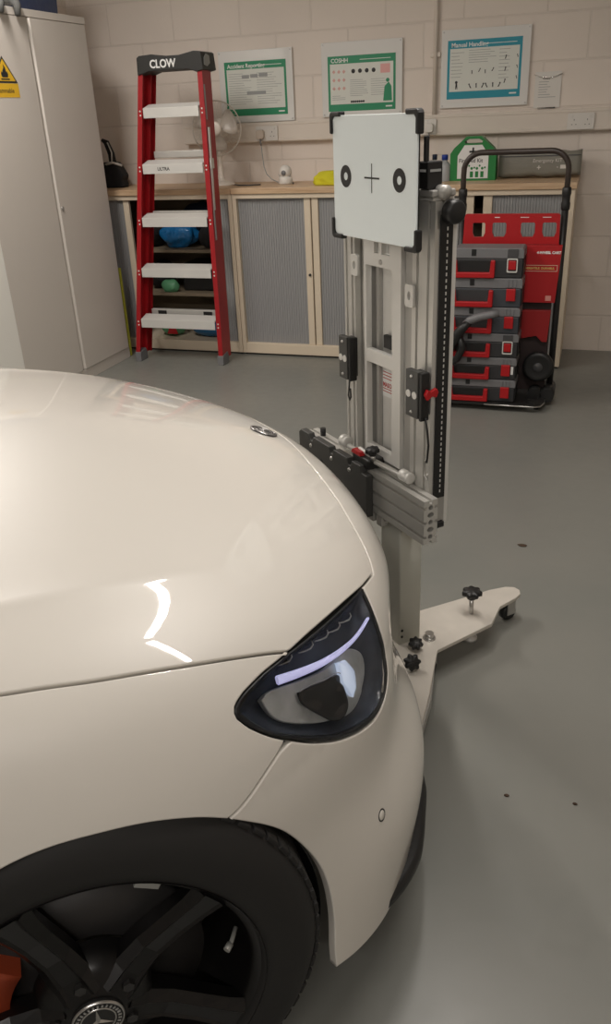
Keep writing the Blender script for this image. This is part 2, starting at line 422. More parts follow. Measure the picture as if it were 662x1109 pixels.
shut = [(-.66, .795, .93), (-.45, .792, .895), (-.25, .788, .865), (-.12, .786, .845), (-0.023, 0.784, 0.828), (0.029, 0.785, 0.821), (0.084, 0.786, 0.812), (0.142, 0.783, 0.802), (0.203, 0.777, 0.789), (0.269, 0.768, 0.773), (0.327, 0.756, 0.755), (0.363, 0.748, 0.741)]
hl_top = [(0.363, 0.748, 0.741), (0.406, 0.718, 0.739), (0.454, 0.682, 0.733), (0.511, 0.635, 0.722), (0.564, 0.586, 0.707)]
hood_corner = [(0.564, 0.586, 0.707), (0.613, 0.533, 0.692)]
hood_front = [(0.613, 0.533, 0.692), (0.622, 0.506, 0.699), (0.626, 0.482, 0.707), (0.631, 0.445, 0.717), (0.636, 0.403, 0.727), (0.648, 0.313, 0.74), (0.657, 0.21, 0.751), (0.665, 0.109, 0.756), (0.668, 0.0, 0.756)]
hl_rest = [(0.363, 0.748, 0.741), (0.337, 0.765, 0.742), (0.31, 0.78, 0.742), (0.273, 0.803, 0.737), (0.258, 0.813, 0.731), (0.254, 0.818, 0.726), (0.255, 0.823, 0.718), (0.269, 0.827, 0.7), (0.299, 0.827, 0.672), (0.329, 0.822, 0.649), (0.372, 0.81, 0.618), (0.423, 0.787, 0.586), (0.477, 0.755, 0.56), (0.519, 0.722, 0.546), (0.553, 0.688, 0.55), (0.572, 0.663, 0.573), (0.576, 0.647, 0.607), (0.572, 0.635, 0.648), (0.569, 0.617, 0.677), (0.566, 0.598, 0.697), (0.564, 0.586, 0.707)]
seam = [(0.322, 0.824, 0.655), (0.307, 0.833, 0.645), (0.284, 0.845, 0.633), (0.258, 0.858, 0.617), (0.236, 0.866, 0.605), (0.214, 0.873, 0.598)]
arch_f = [(0.214, 0.873, 0.598), (0.267, 0.864, 0.553), (0.3, 0.855, 0.514), (0.331, 0.846, 0.461), (0.355, 0.841, 0.407), (0.368, 0.841, 0.352), (0.373, 0.845, 0.283), (0.37, 0.85, 0.22), (.37, .852, .175)]
arch_r = [(0.214, 0.873, 0.598), (0.169, 0.878, 0.625), (0.109, 0.882, 0.648), (0.045, 0.884, 0.66), (-0.012, 0.884, 0.664), (-0.066, 0.885, 0.658), (-.14, .886, .635), (-.21, .886, .597), (-.27, .886, .547), (-.32, .886, .48), (-.35, .886, .41), (-.362, .886, .33), (-.362, .886, .20)]
hl_i = 9                                        # where the bumper seam leaves the headlight outline
SL = {k: smooth_line(v) for k, v in dict(shut=shut, hl_top=hl_top, hood_front=hood_front, seam=seam, arch_f=arch_f, arch_r=arch_r).items()}
HLa = smooth_line(hl_rest[:hl_i + 1]); HLb = smooth_line(hl_rest[hl_i:])
HL = HLa + HLb[1:]

# hood
half = SL['shut'] + SL['hl_top'][1:] + smooth_line(hood_corner)[1:] + SL['hood_front'][1:]
rear = smooth_line([(-.74, 0, .98), (-.735, .3, .97), (-.715, .6, .95), (-.66, .795, .93)])
full = rear + half[1:-1] + [half[-1]] + mir(half)[::-1][1:] + mir(rear)[::-1][1:-1]
hood = panel('hood', full, M['paint'], car, step=.018)
# fender, both sides
fen = SL['shut'][::-1] + [(-.66, .80, .90), (-.60, .86, .80)] + [(-.56, .89, .7), (-.55, .886, .5), (-.55, .886, .35), (-.55, .88, .20)] + SL['arch_r'][::-1] + SL['seam'][::-1][1:] + HLa[::-1][1:-1]
for s in (1, -1):
    panel('fender', fen, M['paint'], car, side=s)
# bumper in one piece
low = smooth_line([(.37, .852, .175), (.43, .83, .162), (.50, .79, .155), (.565, .735, .16), (.625, .665, .178), (.66, .61, .21), (.685, .56, .25), (.73, .40, .275), (.76, .2, .28), (.765, 0, .28)])
bh = SL['hood_front'][::-1] + smooth_line(hood_corner)[::-1][1:] + HLb[::-1][1:] + SL['seam'][1:] + SL['arch_f'][1:] + low[1:]
bumper = panel('front_bumper', bh + mir(bh)[::-1][1:-1], M['paint'], car, step=.016)
# dark strip under every shut line, standing in for the shade in the gap
def strip(name, P, width, depth_, m, parent, side=1):
    Q = proj(resample(P, .015, False)); Nn = nrm(Q); T = np.gradient(Q, axis=0); T /= np.linalg.norm(T, axis=1, keepdims=True); I = np.cross(Nn, T)
    mb = MB(); v = [];
    for q, n_, i_ in zip(Q, Nn, I):
        for k in (-1, 1): a = q - n_ * depth_ + i_ * k * width / 2; v.append((a[0], -side * a[1], a[2]))
    mb.add(v, [(2 * i, 2 * i + 1, 2 * i + 3, 2 * i + 2) for i in range(len(Q) - 1)], True); return mb.build(name, m, parent)
for s in (1, -1):
    strip('seam_shade', shut, .03, .012, M['gap'], car, s); strip('seam_shade', hood_corner + hood_front[1:], .03, .012, M['gap'], car, s); strip('seam_shade', seam, .03, .012, M['gap'], car, s)
    strip('seam_shade', hl_top, .012, .014, M['gap'], car, s)
# black lower lip running round under the bumper
lipline = smooth_line([(.46, .79, 0), (.50, .785, 0), (.53, .772, 0), (.572, .748, 0), (.621, .705, 0), (.682, .618, 0), (.720, .55, 0), (.75, .42, 0), (.79, .2, 0), (.80, 0, 0)], .02)
lipline = lipline + mir(lipline)[::-1][1:]
v = []
prof = [(-.10, .17), (-.008, .188), (0, .18), (.001, .165), (-.010, .150), (-.03, .145), (-.10, .15)]
LP_ = np.array(lipline); T = np.gradient(LP_, axis=0); T /= np.linalg.norm(T, axis=1, keepdims=True); Nl = np.stack([-T[:, 1], T[:, 0], T[:, 2]], 1) 
if Nl[0] @ np.array([.3, 1, 0]) < 0: Nl = -Nl
for q, n_ in zip(LP_, Nl):
    for (a, z) in prof: v.append((q[0] + n_[0] * a, -(q[1] + n_[1] * a), z + (.045 if q[0] > .62 and False else 0)))
mb = MB(); k = len(prof); mb.add(v, [(i * k + j, i * k + (j + 1) % k, (i + 1) * k + (j + 1) % k, (i + 1) * k + j) for i in range(len(LP_) - 1) for j in range(k)], True)
mb.build('lower_lip', M['black'], car)
# lower intake: dark bowed panel with slats behind the nose opening
mb = MB(); v = []; zz = [.17, .2, .21, .24, .25, .29]
ys = np.linspace(-.60, .60, 41)
for j, z in enumerate(zz):
    for y in ys:
        xq = .745 * (1 - (abs(y) / .88)**2.6)**(1 / 2.6) + .012 * (j % 2) ; v.append((xq, y, z))
mb.add(v, [(j * 41 + i, j * 41 + i + 1, (j + 1) * 41 + i + 1, (j + 1) * 41 + i) for j in range(len(zz) - 1) for i in range(40)], False)
mb.build('lower_intake', M['black'], car)
# upper grille on the nose: dark field with bright louvres and the round star
gb = smooth_line([(.78, 0, .60), (.77, .18, .60), (.75, .27, .58), (.75, .30, .53), (.76, .28, .45), (.78, .22, .38), (.80, 0, .37)])
panel('grille', gb + mir(gb)[::-1][1:-1], M['black'], car, off=.0012, lip=.004)
for z in (.43, .495, .56):
    Q = proj([(.78, y, z) for y in np.linspace(-.24, .24, 25)]); Q = Q + nrm(Q) * .001
    MB().tube([tuple(q) for q in Q], .006, 6).build('grille_bar', M['alu'], car)

# star badge lying on the hood: dark ring, bright star
def star(mb, c, ex, ey, ez, r, t):
    """three-pointed star in the plane ex, ey"""
    c, ex, ey, ez = map(Vector, (c, ex, ey, ez)); pts = []
    for k in range(6):
        a = pi / 2 + k * pi / 3; rr_ = r if k % 2 == 0 else r * .16; pts.append(c + (ex * cos(a) + ey * sin(a)) * rr_)
    top = c + ez * t; n = len(pts)
    mb.add(pts + [top], [(i, (i + 1) % n, n) for i in range(n)], False); return mb
bq = proj([(.620, -.012, .784)])[0]; bn = Vector(nrm(bq[None])[0]); bc = Vector(cpt(*bq)); bn = Vector(cpt(*bn))
ex = (Vector((1, 0, 0)) - bn * bn.x).normalized(); ey = bn.cross(ex); bm_ = frame_m(bc + bn * .001, -ey, ex, bn)
mb = MB(); mb.lathe([(.0, .002), (.029, .002), (.031, .0015), (.032, 0)], n=40); mb.xform(bm_); bd = mb.build('hood_badge', mat('badge_enamel', (.03, .03, .035), .25), car)
mb = MB(); mb.lathe([(.0275, .0022), (.028, .0035), (.031, .0035), (.0325, .001)], n=40); star(mb, (0, 0, .002), (1, 0, 0), (0, 1, 0), (0, 0, 1), .0185, .0035)
mb.lathe([(.0175, .0022), (.018, .0032), (.0195, .0032), (.02, .0022)], n=40)
for k in range(24):
    a = 2 * pi * k / 24; mb.sphere((.0238 * cos(a), .0238 * sin(a), .0025), .0016, n=6)
mb.xform(bm_); mb.build('badge_star', mat('badge_metal', (.30, .29, .28), .3, .8), bd)
# parking sensor
sq = proj([(.502, .768, .377)])[0]; sn = Vector(cpt(*nrm(sq[None])[0])); sc_ = Vector(cpt(*sq)); e = sn.orthogonal().normalized()
fmx = frame_m(sc_, e, sn.cross(e), sn)
mb = MB(); mb.lathe([(0, .0014), (.0075, .0013), (.0085, .0004), (.0085, -.002)], n=28); mb.xform(fmx); so = mb.build('parking_sensor', M['paint'], car)
mb = MB(); mb.lathe([(.0088, -.001), (.0088, .0007), (.0108, .0007), (.0112, -.001)], n=28); mb.xform(fmx); mb.build('sensor_ring', M['black'], so)

# headlights
M['lens'] = mat('clear_lens', (.93, .96, 1.), .02, trans=1., ior=1.12, spec=.9)
M['hl_house'] = mat('headlight_housing', (.05, .058, .075), .2, var=(22, .6))
M['hl_bezel'] = mat('headlight_bezel', (.42, .43, .42), .3, .3, var=(30, .45))
M['hl_eye'] = mat('projector_recess', (.012, .012, .013), .1, coat=.6)
M['drl'] = mat('lit_running_light', (.6, .6, .85), .4, emis=((.62, .60, .95), .36))
M['crystal'] = mat('crystal_lens', (.75, .82, .95), .05, .55, coat=1., emis=((.7, .8, 1.), .35))  # faint glow put in to brighten the crystal, which is no lamp
drl = [(0.336, 0.781, 0.724), (0.379, 0.764, 0.712), (0.425, 0.741, 0.699), (0.472, 0.711, 0.688), (0.513, 0.678, 0.68), (0.557, 0.633, 0.675)]
bezel = [(0.306, 0.803, 0.715), (0.311, 0.81, 0.697), (0.329, 0.814, 0.671), (0.375, 0.802, 0.639), (0.424, 0.781, 0.611), (0.473, 0.751, 0.591), (0.504, 0.722, 0.599), (0.524, 0.699, 0.622), (0.523, 0.687, 0.651), (0.49, 0.701, 0.68), (0.431, 0.744, 0.689), (0.375, 0.771, 0.705), (0.325, 0.79, 0.719)]
eye = [(0.366, 0.784, 0.694), (0.388, 0.773, 0.69), (0.418, 0.759, 0.68), (0.451, 0.74, 0.669), (0.46, 0.747, 0.641), (0.462, 0.754, 0.61), (0.445, 0.768, 0.6), (0.42, 0.783, 0.614), (0.385, 0.792, 0.653), (0.367, 0.792, 0.677)]
crystal = [(0.451, 0.731, 0.684), (0.469, 0.721, 0.678), (0.485, 0.722, 0.651), (0.481, 0.735, 0.625), (0.468, 0.748, 0.617), (0.45, 0.749, 0.655)]
hooks = [(0.362, 0.755, 0.736), (0.406, 0.73, 0.728), (0.443, 0.706, 0.722), (0.473, 0.685, 0.715), (0.505, 0.66, 0.708)]
for s in (1, -1):
    h = panel('headlight', HL, M['hl_house'], car, step=.010, edge=.006, side=s, gap=.001, lips=False, depth=lambda V, d: .004 + .040 * (1 - np.exp(-d / .018)))
    L_ = panel('lens', HL, M['lens'], h, step=.010, edge=.006, side=s, gap=.0022, lip=.003)
    # dark border printed round the lens
    hb = proj(resample(HL, .006, True)); T = np.roll(hb, -1, 0) - np.roll(hb, 1, 0); T /= np.linalg.norm(T, axis=1, keepdims=True); nb = nrm(hb); I = np.cross(nb, T)
    if not inside(to_uv(hb + I * .002), to_uv(hb)).mean() > .5: I = -I
    v = []
    for q, n_, i_ in zip(hb, nb, I):
        lowside = np.clip((.68 - q[2]) / .06, 0, 1) * .003 + np.clip((.30 - q[0]) / .04, 0, 1) * .005
        for (a, d_) in ((.001, .0022), (.004 + lowside, .0030), (.006 + lowside, .010), (.001, .014)): r_ = q + i_ * a - n_ * d_; v.append((r_[0], -s * r_[1], r_[2]))
    n = len(hb); mb = MB(); mb.add(v, [(4 * i + j, 4 * i + (j + 1) % 4, 4 * ((i + 1) % n) + (j + 1) % 4, 4 * ((i + 1) % n) + j) for i in range(n) for j in range(4)], True)
    mb.build('lens_border', M['black'], h)
    bz = panel('bezel', smooth_line(bezel + bezel[:1], .008)[:-1], M['hl_bezel'], h, step=.010, edge=.006, side=s, off=-.020, lip=.012)
    ey_ = panel('projector_recess', smooth_line(eye + eye[:1], .008)[:-1], M['hl_eye'], h, step=.008, edge=.006, side=s, off=-.0125, lip=.006, depth=lambda V, d: .0065 * (1 - np.exp(-d / .012)))
    cr_ = panel('crystal_lens', crystal, M['crystal'], h, step=.006, edge=.004, side=s, off=-.006, lip=.012, depth=lambda V, d: -.003 * (1 - np.exp(-d / .004)))
    # running-light blade: wide at its outer end, thin at the nose
    Q = proj(smooth_line(drl, .006)); Nn = nrm(Q); T = np.gradient(Q, axis=0); T /= np.linalg.norm(T, axis=1, keepdims=True); I = np.cross(Nn, T); v = []
    for i, (q, n_, i_) in enumerate(zip(Q, Nn, I)):
        wd = .0046 * (1 - i / len(Q)) + .0022
        for (a, d_) in ((-wd, .012), (-wd * .6, .0085), (wd * .6, .0085), (wd, .012), (wd * .6, .016), (-wd * .6, .016)): r_ = q + i_ * a - n_ * d_; v.append((r_[0], -s * r_[1], r_[2]))
    mb = MB(); mb.add(v, [(6 * i + j, 6 * i + (j + 1) % 6, 6 * (i + 1) + (j + 1) % 6, 6 * (i + 1) + j) for i in range(len(Q) - 1) for j in range(6)], True)
    mb.add(v, [tuple(range(6)), tuple(range(len(v) - 6, len(v)))], False); mb.build('running_light', M['drl'], h)
    Q = proj(smooth_line([(.572, .640, .640), (.573, .650, .605), (.566, .668, .575), (.550, .690, .560)], .006)); Nn = nrm(Q); T = np.gradient(Q, axis=0); T /= np.linalg.norm(T, axis=1, keepdims=True); I = np.cross(Nn, T); v = []
    for i, (q, n_, i_) in enumerate(zip(Q, Nn, I)):
        wd = .0045 * sin(pi * (i + .6) / (len(Q) + .2)) + .0008
        for (a, d_) in ((-wd, .007), (wd, .011)): r_ = q + i_ * a - n_ * d_; v.append((r_[0], -s * r_[1], r_[2]))
    mb = MB(); mb.add(v, [(2 * i, 2 * i + 1, 2 * i + 3, 2 * i + 2) for i in range(len(Q) - 1)], True); mb.build('reflector_trim', M['chrome'], h)
    Q = proj(eye[:5] + [(0.46, 0.747, 0.645)]); Q = Q - nrm(Q) * .0095; MB().tube([(q[0], -s * q[1], q[2]) for q in smooth_line(Q, .006)], .0011, 6).build('chrome_rim', M['chrome'], h)
    # five little hooked fins in the upper band
    for hk in hooks:
        q = proj([hk])[0]; n_ = nrm(q[None])[0]; q = q - n_ * .012
        P_ = [q + np.array(d_) for d_ in ((-.020, .010, .002), (-.008, .006, -.001), (.004, .001, -.003), (.010, -.003, .000), (.009, -.004, .006))]
        MB().tube([(a[0], -s * a[1], a[2]) for a in P_], [.0009, .0012, .0013, .0012, .0009], 6).build('fin', M['steel'], h)

# wheel house liner
for s in (1, -1):
    mb = MB(); mb.lathe([(.352, .845), (.362, .80), (.372, .60), (.372, .50), (.02, .50)], n=48, axis=1, a0=R(-32), a1=R(212))
    mb.xform(Matrix.Translation((0, 0, .335)) @ Matrix.Diagonal((1, -s, 1, 1))); mb.build('wheel_liner', M['liner'], car)

# wheels
M['tyre'] = mat('tyre_rubber', (.012, .0112, .0105), .7, bump=(60, .2, .001))
M['rim'] = mat('black_alloy', (.006, .0055, .0055), .34, coat=.12, coat_rough=.2, spec=.35)
M['disc'] = mat('brake_disc', (.03, .028, .027), .5, .3)
M['caliper'] = mat('orange_caliper', srgb(150, 62, 34), .5)
M['weight'] = mat('lead_weight', (.33, .33, .31), .5, .3)
def wheel(x, s, rot, name='wheel'):
    """axis along local y; outer face towards +y of the wheel frame"""
    mtx = Matrix.Translation((x, -s * .885, .340)) @ Matrix.Rotation(rot, 4, 'Z') @ Matrix.Diagonal((1, -s, 1, 1)) if False else Matrix.Translation((x, -s * .885, .340)) @ Matrix.Rotation(rot, 4, 'Z') @ (Matrix.Rotation(pi, 4, 'Z') if s > 0 else Matrix.Identity(4))
    out = 1.
    def B(mb, nm, m, p): mb.xform(mtx); return mb.build(nm, m, p)
    mb = MB(); pr = [(.236, -.012), (.240, -.002), (.262, .002), (.285, .0), (.305, -.008), (.320, -.020), (.331, -.036), (.334, -.05)]
    for g in (-.075, -.11, -.145): pr += [(.336, g + .006), (.329, g + .005), (.329, g - .005), (.336, g - .006)]
    pr += [(.334, -.18), (.322, -.205), (.29, -.225), (.245, -.22), (.232, -.205)]
    mb.lathe(pr, axis=1, n=96)
    # tread blocks on the shoulders
    for k in range(72):
        a = 2 * pi * k / 72; m2 = MB(); m2.box(-.011, .011, -.055, -.030, .3275, .3352, .002); m2.xform(Matrix.Rotation(a, 4, 'Y')); mb.add(m2.v, m2.f)
    ty = B(mb, name, M['tyre'], car)
    mb = MB(); mb.lathe([(.241, .000), (.243, -.006), (.236, -.012), (.228, -.012), (.222, -.03), (.212, -.09), (.206, -.14), (.215, -.19), (.240, -.20)], axis=1, n=96)
    B(mb, 'rim', M['rim'], ty)
    # five spokes, each a tapered ridged beam curving down into the hub
    for k in range(5):
        a = R(39 + 72 * k); mb = MB(); v = []
        st_ = [(.040, .034, -.004, .030), (.07, .030, -.014, .030), (.11, .026, -.020, .028), (.16, .025, -.016, .026), (.20, .028, -.010, .024), (.2275, .034, -.006, .022)]
        for (r, hw, y, th_) in st_:
            for (t, yy) in ((-hw, y - .012), (-hw * .55, y), (-hw * .40, y - .003), (hw * .40, y - .003), (hw * .55, y), (hw, y - .012), (hw * .8, y - th_ - .012), (-hw * .8, y - th_ - .012)): v.append((r, yy, t))
        mb.add(v, [(8 * i + j, 8 * i + (j + 1) % 8, 8 * (i + 1) + (j + 1) % 8, 8 * (i + 1) + j) for i in range(len(st_) - 1) for j in range(8)], False)
        mb.add(v, [tuple(range(8)), tuple(range(len(v) - 8, len(v)))])
        # wheel seen from outside: x to the viewer's right is the car's forward on the aisle side
        mb.xform((Matrix.Diagonal((-1, 1, 1, 1)) if s > 0 else Matrix.Identity(4)) @ Matrix.Rotation(-a, 4, 'Y')); B(mb, 'spoke', M['rim'], ty)
    mb = MB(); mb.lathe([(0, -.004), (.036, -.004), (.040, -.006), (.060, -.016), (.078, -.026), (.082, -.06)], axis=1, n=48); B(mb, 'hub', M['rim'], ty)
    for k in range(5):
        mb = MB(); a = R(75 + 72 * k); mb.cyl((.056 * cos(a), -.03, .056 * sin(a)), (.056 * cos(a), -.007, .056 * sin(a)), .0095, .0085, 6, smooth=False)
        B(mb, 'wheel_bolt', M['black_metal'], ty)
    mb = MB(); mb.lathe([(0, .0035), (.030, .0035), (.0345, .002), (.036, -.002), (.036, -.006)], axis=1, n=48); B(mb, 'centre_cap', M['black'], ty)
    mb = MB(); mb.lathe([(.0335, .0025), (.0338, .0042), (.0352, .004), (.0362, .001)], axis=1, n=48); mb.lathe([(.0225, .003), (.023, .0045), (.0242, .0045), (.0248, .003)], axis=1, n=48)
    star(mb, (0, .0035, 0), (1, 0, 0), (0, 0, 1), (0, 1, 0), .0235, .003)
    for k in range(30):
        a = 2 * pi * k / 30
        if 5 < k < 10: continue
        m2 = MB(); m2.box(.0268, .0312, .003, .0045, -.0012, .0012); m2.xform(Matrix.Rotation(a, 4, 'Y')); mb.add(m2.v, m2.f)
    B(mb, 'cap_star', M['steel'], ty)
    mb = MB(); mb.lathe([(.07, -.075), (.165, -.075), (.165, -.10), (.07, -.10)], axis=1, n=64); B(mb, 'brake_disc', M['disc'], ty)
    mb = MB(); pr2 = []
    a0, a1 = R(140), R(212)
    mb.lathe([(.112, -.045), (.17, -.045), (.178, -.06), (.178, -.12), (.112, -.12), (.112, -.045)], axis=1, n=14, a0=a0, a1=a1)
    for aa in (a0, a1): mb.add([(r * cos(aa), y, r * sin(aa)) for (r, y) in ((.112, -.045), (.17, -.045), (.178, -.06), (.178, -.12), (.112, -.12))], [(0, 1, 2, 3, 4)])
    mb.xform(Matrix.Diagonal((-1, 1, 1, 1)) if s > 0 else Matrix.Identity(4)); B(mb, 'brake_caliper', M['caliper'], ty)
    for (a_, r_, w_) in ((61, .205, .018),):
        a = R(a_); m2 = MB(); m2.box(r_ - .012, r_, -.044, -.038, -w_, w_, .001); m2.xform((Matrix.Diagonal((-1, 1, 1, 1)) if s > 0 else Matrix.Identity(4)) @ Matrix.Rotation(-a, 4, 'Y'))
        B(m2, 'shield_tab', M['weight'], ty)
    a = R(13); m2 = MB(); m2.tube([(.212, -.03, 0), (.200, -.012, 0), (.192, -.004, 0)], .0035, 8); m2.cyl((.198, -.010, 0), (.190, -.003, 0), .005); m2.xform((Matrix.Diagonal((-1, 1, 1, 1)) if s > 0 else Matrix.Identity(4)) @ Matrix.Rotation(-a, 4, 'Y'))
    B(m2, 'tyre_valve', M['weight'], ty)
    return ty
wheel(0, 1, R(-4)); wheel(0, -1, R(-4)); wheel(-2.73, 1, 0); wheel(-2.73, -1, 0)

# doors, cabin and tail: the rest of the car behind the front clip
M['glass_dark'] = mat('tinted_glass', (.01, .012, .014), .03, coat=1.)
def loft(secs, m, name, parent, smooth=True, caps=True):
    k = len(secs[0]); v = [p for s_ in secs for p in s_]; mb = MB()
    mb.add(v, [(i * k + j, i * k + (j + 1) % k, (i + 1) * k + (j + 1) % k, (i + 1) * k + j) for i in range(len(secs) - 1) for j in range(k)], smooth)
    if caps: mb.add(v, [tuple(range(k))[::-1], tuple(range(len(v) - k, len(v)))])
    return mb.build(name, m, parent)
def sec(x, hw, z0, z1, n=2.9, cr=.06):
    out = []
    for i in range(40):
        t = 2 * pi * i / 40; c_, s_ = cos(t), sin(t); out.append((x, hw * math.copysign(abs(c_)**(2 / n), c_), (z0 + z1) / 2 + (z1 - z0) / 2 * math.copysign(abs(s_)**(2 / n), s_)))
    return out
loft([sec(-.56, .885, .2, .955, 5), sec(-1.1, .895, .19, .97, 5), sec(-2.3, .895, .19, .98, 5)], M['paint'], 'door_body', car)
loft([sec(-2.304, .895, .2, .98, 5), sec(-2.9, .885, .22, .98, 4.5), sec(-3.35, .83, .25, .95, 4), sec(-3.52, .70, .30, .88, 3.4), sec(-3.56, .5, .4, .8, 3)], M['paint'], 'rear_body', car)
loft([sec(-.74, .74, .80, .985, 4), sec(-1.05, .70, .80, 1.19, 4), sec(-1.40, .64, .80, 1.365, 4), sec(-2.3, .62, .8, 1.40, 4), sec(-3.0, .60, .8, 1.32, 4), sec(-3.38, .58, .8, .99, 4)], M['glass_dark'], 'cabin_glass', car)
loft([sec(-1.36, .60, 1.30, 1.385, 4), sec(-1.8, .61, 1.33, 1.43, 4), sec(-2.6, .60, 1.32, 1.42, 4), sec(-3.0, .57, 1.27, 1.345, 4)], M['paint'], 'roof', car)
for s in (1, -1):
    MB().tube([(-.62, s * .77, .95), (-1.0, s * .705, 1.18), (-1.38, s * .62, 1.375)], [.03, .026, .026], 8).build('roof_pillar', M['paint'], car)
    MB().sphere((-.95, s * .98, 1.0), .07, .10, .065).build('door_mirror', M['paint'], car)
    MB().box(-1.5, -1.3, s * .895, s * .925, .84, .86, .006).build('door_handle', M['paint'], car)
    MB().tube([(-.70, s * .50 - .1, .985), (-.72, s * .15 - .1, .995)], .006, 6).build('wiper', M['black'], car)

# ------------------------------------------------------------------ low tambour cupboards along the back wall
M['cream'] = mat('cream_metal', srgb(220, 205, 182), .45)
M['slat'] = mat('grey_shutter', srgb(150, 150, 150), .5)
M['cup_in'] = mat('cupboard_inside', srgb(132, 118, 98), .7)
M['plinth'] = mat('dark_plinth', (.02, .018, .016), .7)
om = mat('oak_laminate', srgb(202, 172, 138), .4); M['oak'] = om
nt = om.node_tree; N = nt.nodes.new; b = nt.nodes['Principled BSDF']; tc = N('ShaderNodeTexCoord'); mp = N('ShaderNodeMapping'); mp.inputs['Scale'].default_value = (2, 40, 40)
nz = N('ShaderNodeTexNoise'); nz.inputs['Scale'].default_value = 1.6; nz.inputs['Detail'].default_value = 5; cr = N('ShaderNodeValToRGB')
cr.color_ramp.elements[0].color = (*srgb(186, 152, 118), 1); cr.color_ramp.elements[1].color = (*srgb(212, 184, 150), 1); cr.color_ramp.elements[0].position = .35; cr.color_ramp.elements[1].position = .65
nt.links.new(tc.outputs['Object'], mp.inputs[0]); nt.links.new(mp.outputs[0], nz.inputs['Vector']); nt.links.new(nz.outputs['Fac'], cr.inputs[0]); nt.links.new(cr.outputs[0], b.inputs['Base Color'])
YC = 4.98; CZ = 1.0
def shutter(x0, x1, z0, z1, parent, y=.030):
    mb = MB(); n = max(2, int((x1 - x0) / .0155)); p = (x1 - x0) / n; pr = []
    for i in range(n): pr += [(x0 + i * p, y + .003), (x0 + i * p + .0018, y), (x0 + (i + 1) * p - .0018, y)]
    pr += [(x1, y + .003), (x1, y + .012), (x0, y + .012)]
    mb.prism(pr, 2, z0, z1); return mb.build('shutter', M['slat'], parent)
def pull(x0, x1, z0, z1, parent, knob=None):
    h = MB().box(x0, x1, .016, .040, z0, z1, .003).build('shutter_edge', M['cream'], parent)
    if knob:
        MB().cyl((knob, .016, .52), (knob, .008, .52), .008).build('lock', M['black_metal'], h)
def cupboard(x0, x1, label, doors):
    t = thing('tambour_cupboard', label, 'cupboard', ((x0 + x1) / 2, YC, 0), 0, None); w = x1 - x0; a, b_ = -w / 2, w / 2
    mb = MB(); d = YW - YC - .01
    mb.box(a, a + .026, 0, d, .035, CZ, .002); mb.box(b_ - .026, b_, 0, d, .035, CZ, .002); mb.box(a + .026, b_ - .026, 0, d, CZ - .028, CZ, .002)
    mb.box(a + .026, b_ - .026, 0, d, .012, .078, .002); mb.box(a, a + .026, 0, d, .012, .035); mb.box(b_ - .026, b_, 0, d, .012, .035)
    mb.build('carcass', M['cream'], t)
    MB().box(a + .026, b_ - .026, d - .012, d, .078, CZ - .028).build('back_panel', M['cup_in'], t)
    MB().box(a + .01, b_ - .01, .012, d - .02, 0, .012).build('plinth', M['plinth'], t)
    doors(t, a, b_); return t
def shelf(t, a, b_, z): MB().box(a + .026, b_ - .026, .06, .43, z, z + .02, .002).build('shelf', M['cup_in'], t)
X0 = -3.128
def d1(t, a, b_):
    o = (X0 - 2.148) / 2
    shutter(a + .026, -2.918 - o, .078, .972, t); pull(-2.918 - o, -2.877 - o, .078, .972, t)
    shutter(-2.275 - o, b_ - .026, .078, .972, t); pull(-2.315 - o, -2.275 - o, .078, .972, t, knob=-2.295 - o)
    shelf(t, a, b_, .36); shelf(t, a, b_, .64)
cupboard(X0, -2.148, 'open cream tambour cupboard behind the red stepladder, packed with oddments', d1)
def d2(t, a, b_):
    shutter(a + .026, -.045, .078, .972, t); shutter(.045, b_ - .026, .078, .972, t); pull(-.045, -.004, .078, .972, t, knob=-.02); pull(.004, .045, .078, .972, t)
cupboard(-2.145, -1.136, 'closed cream cupboard with grey shutters between the stepladder and the stand', d2)
def d3(t, a, b_):
    shutter(a + .026, -.085, .078, .972, t); shutter(.062, b_ - .026, .078, .972, t); pull(-.085, -.040, .078, .972, t, knob=-.06); pull(.012, .062, .078, .972, t)
cupboard(-1.133, -.125, 'cream cupboard at the right end, behind the sack trolley, shutters slightly parted', d3)
o = MB().box(X0, -2.149, YC - .012, YW - .002, CZ, CZ + .034, .002).build('worktop', M['oak']); tag(o, 'oak worktop on the open cupboard behind the stepladder', 'worktop')
o = MB().box(-2.146, -.118, YC - .012, YW - .002, CZ, CZ + .034, .002).build('worktop', M['oak']); tag(o, 'long oak worktop carrying the camera, first aid box and grey kit bag', 'worktop')
WT = CZ + .034

# oddments inside the open cupboard
def blob(name, c, r, m, seed, amp=.25, parent=None, n=24, flat=None):
    rnd = random.Random(seed); bm = bmesh.new(); bmesh.ops.create_icosphere(bm, subdivisions=4, radius=1)
    ph = [(Vector((rnd.uniform(-1, 1), rnd.uniform(-1, 1), rnd.uniform(-1, 1))).normalized() * rnd.uniform(2, 9), rnd.uniform(0, 6.28), rnd.uniform(.3, 1)) for _ in range(9)]
    for v in bm.verts:
        s_ = sum(sin(v.co.dot(k) + p) * a for k, p, a in ph) / 5; u = v.co * (1 + amp * s_); v.co = Vector((c[0] + u.x * r[0], c[1] + u.y * r[1], max(c[2] + u.z * r[2], flat if flat is not None else -9)))
    mb = MB(); mb.bm(bm, True); return mb.build(name, m, parent)
M['blue_bag'] = mat('blue_polythene', srgb(30, 120, 185), .25, bump=(40, .8, .01), coat=.4)
M['navy'] = mat('navy_cloth', (.012, .02, .045), .8); M['blk_cloth'] = mat('black_cloth', (.012, .012, .013), .85, bump=(60, .4, .004))
M['green_pack'] = mat('green_packet', srgb(90, 150, 110), .4); M['red_pack'] = mat('red_print', srgb(190, 40, 45), .45)
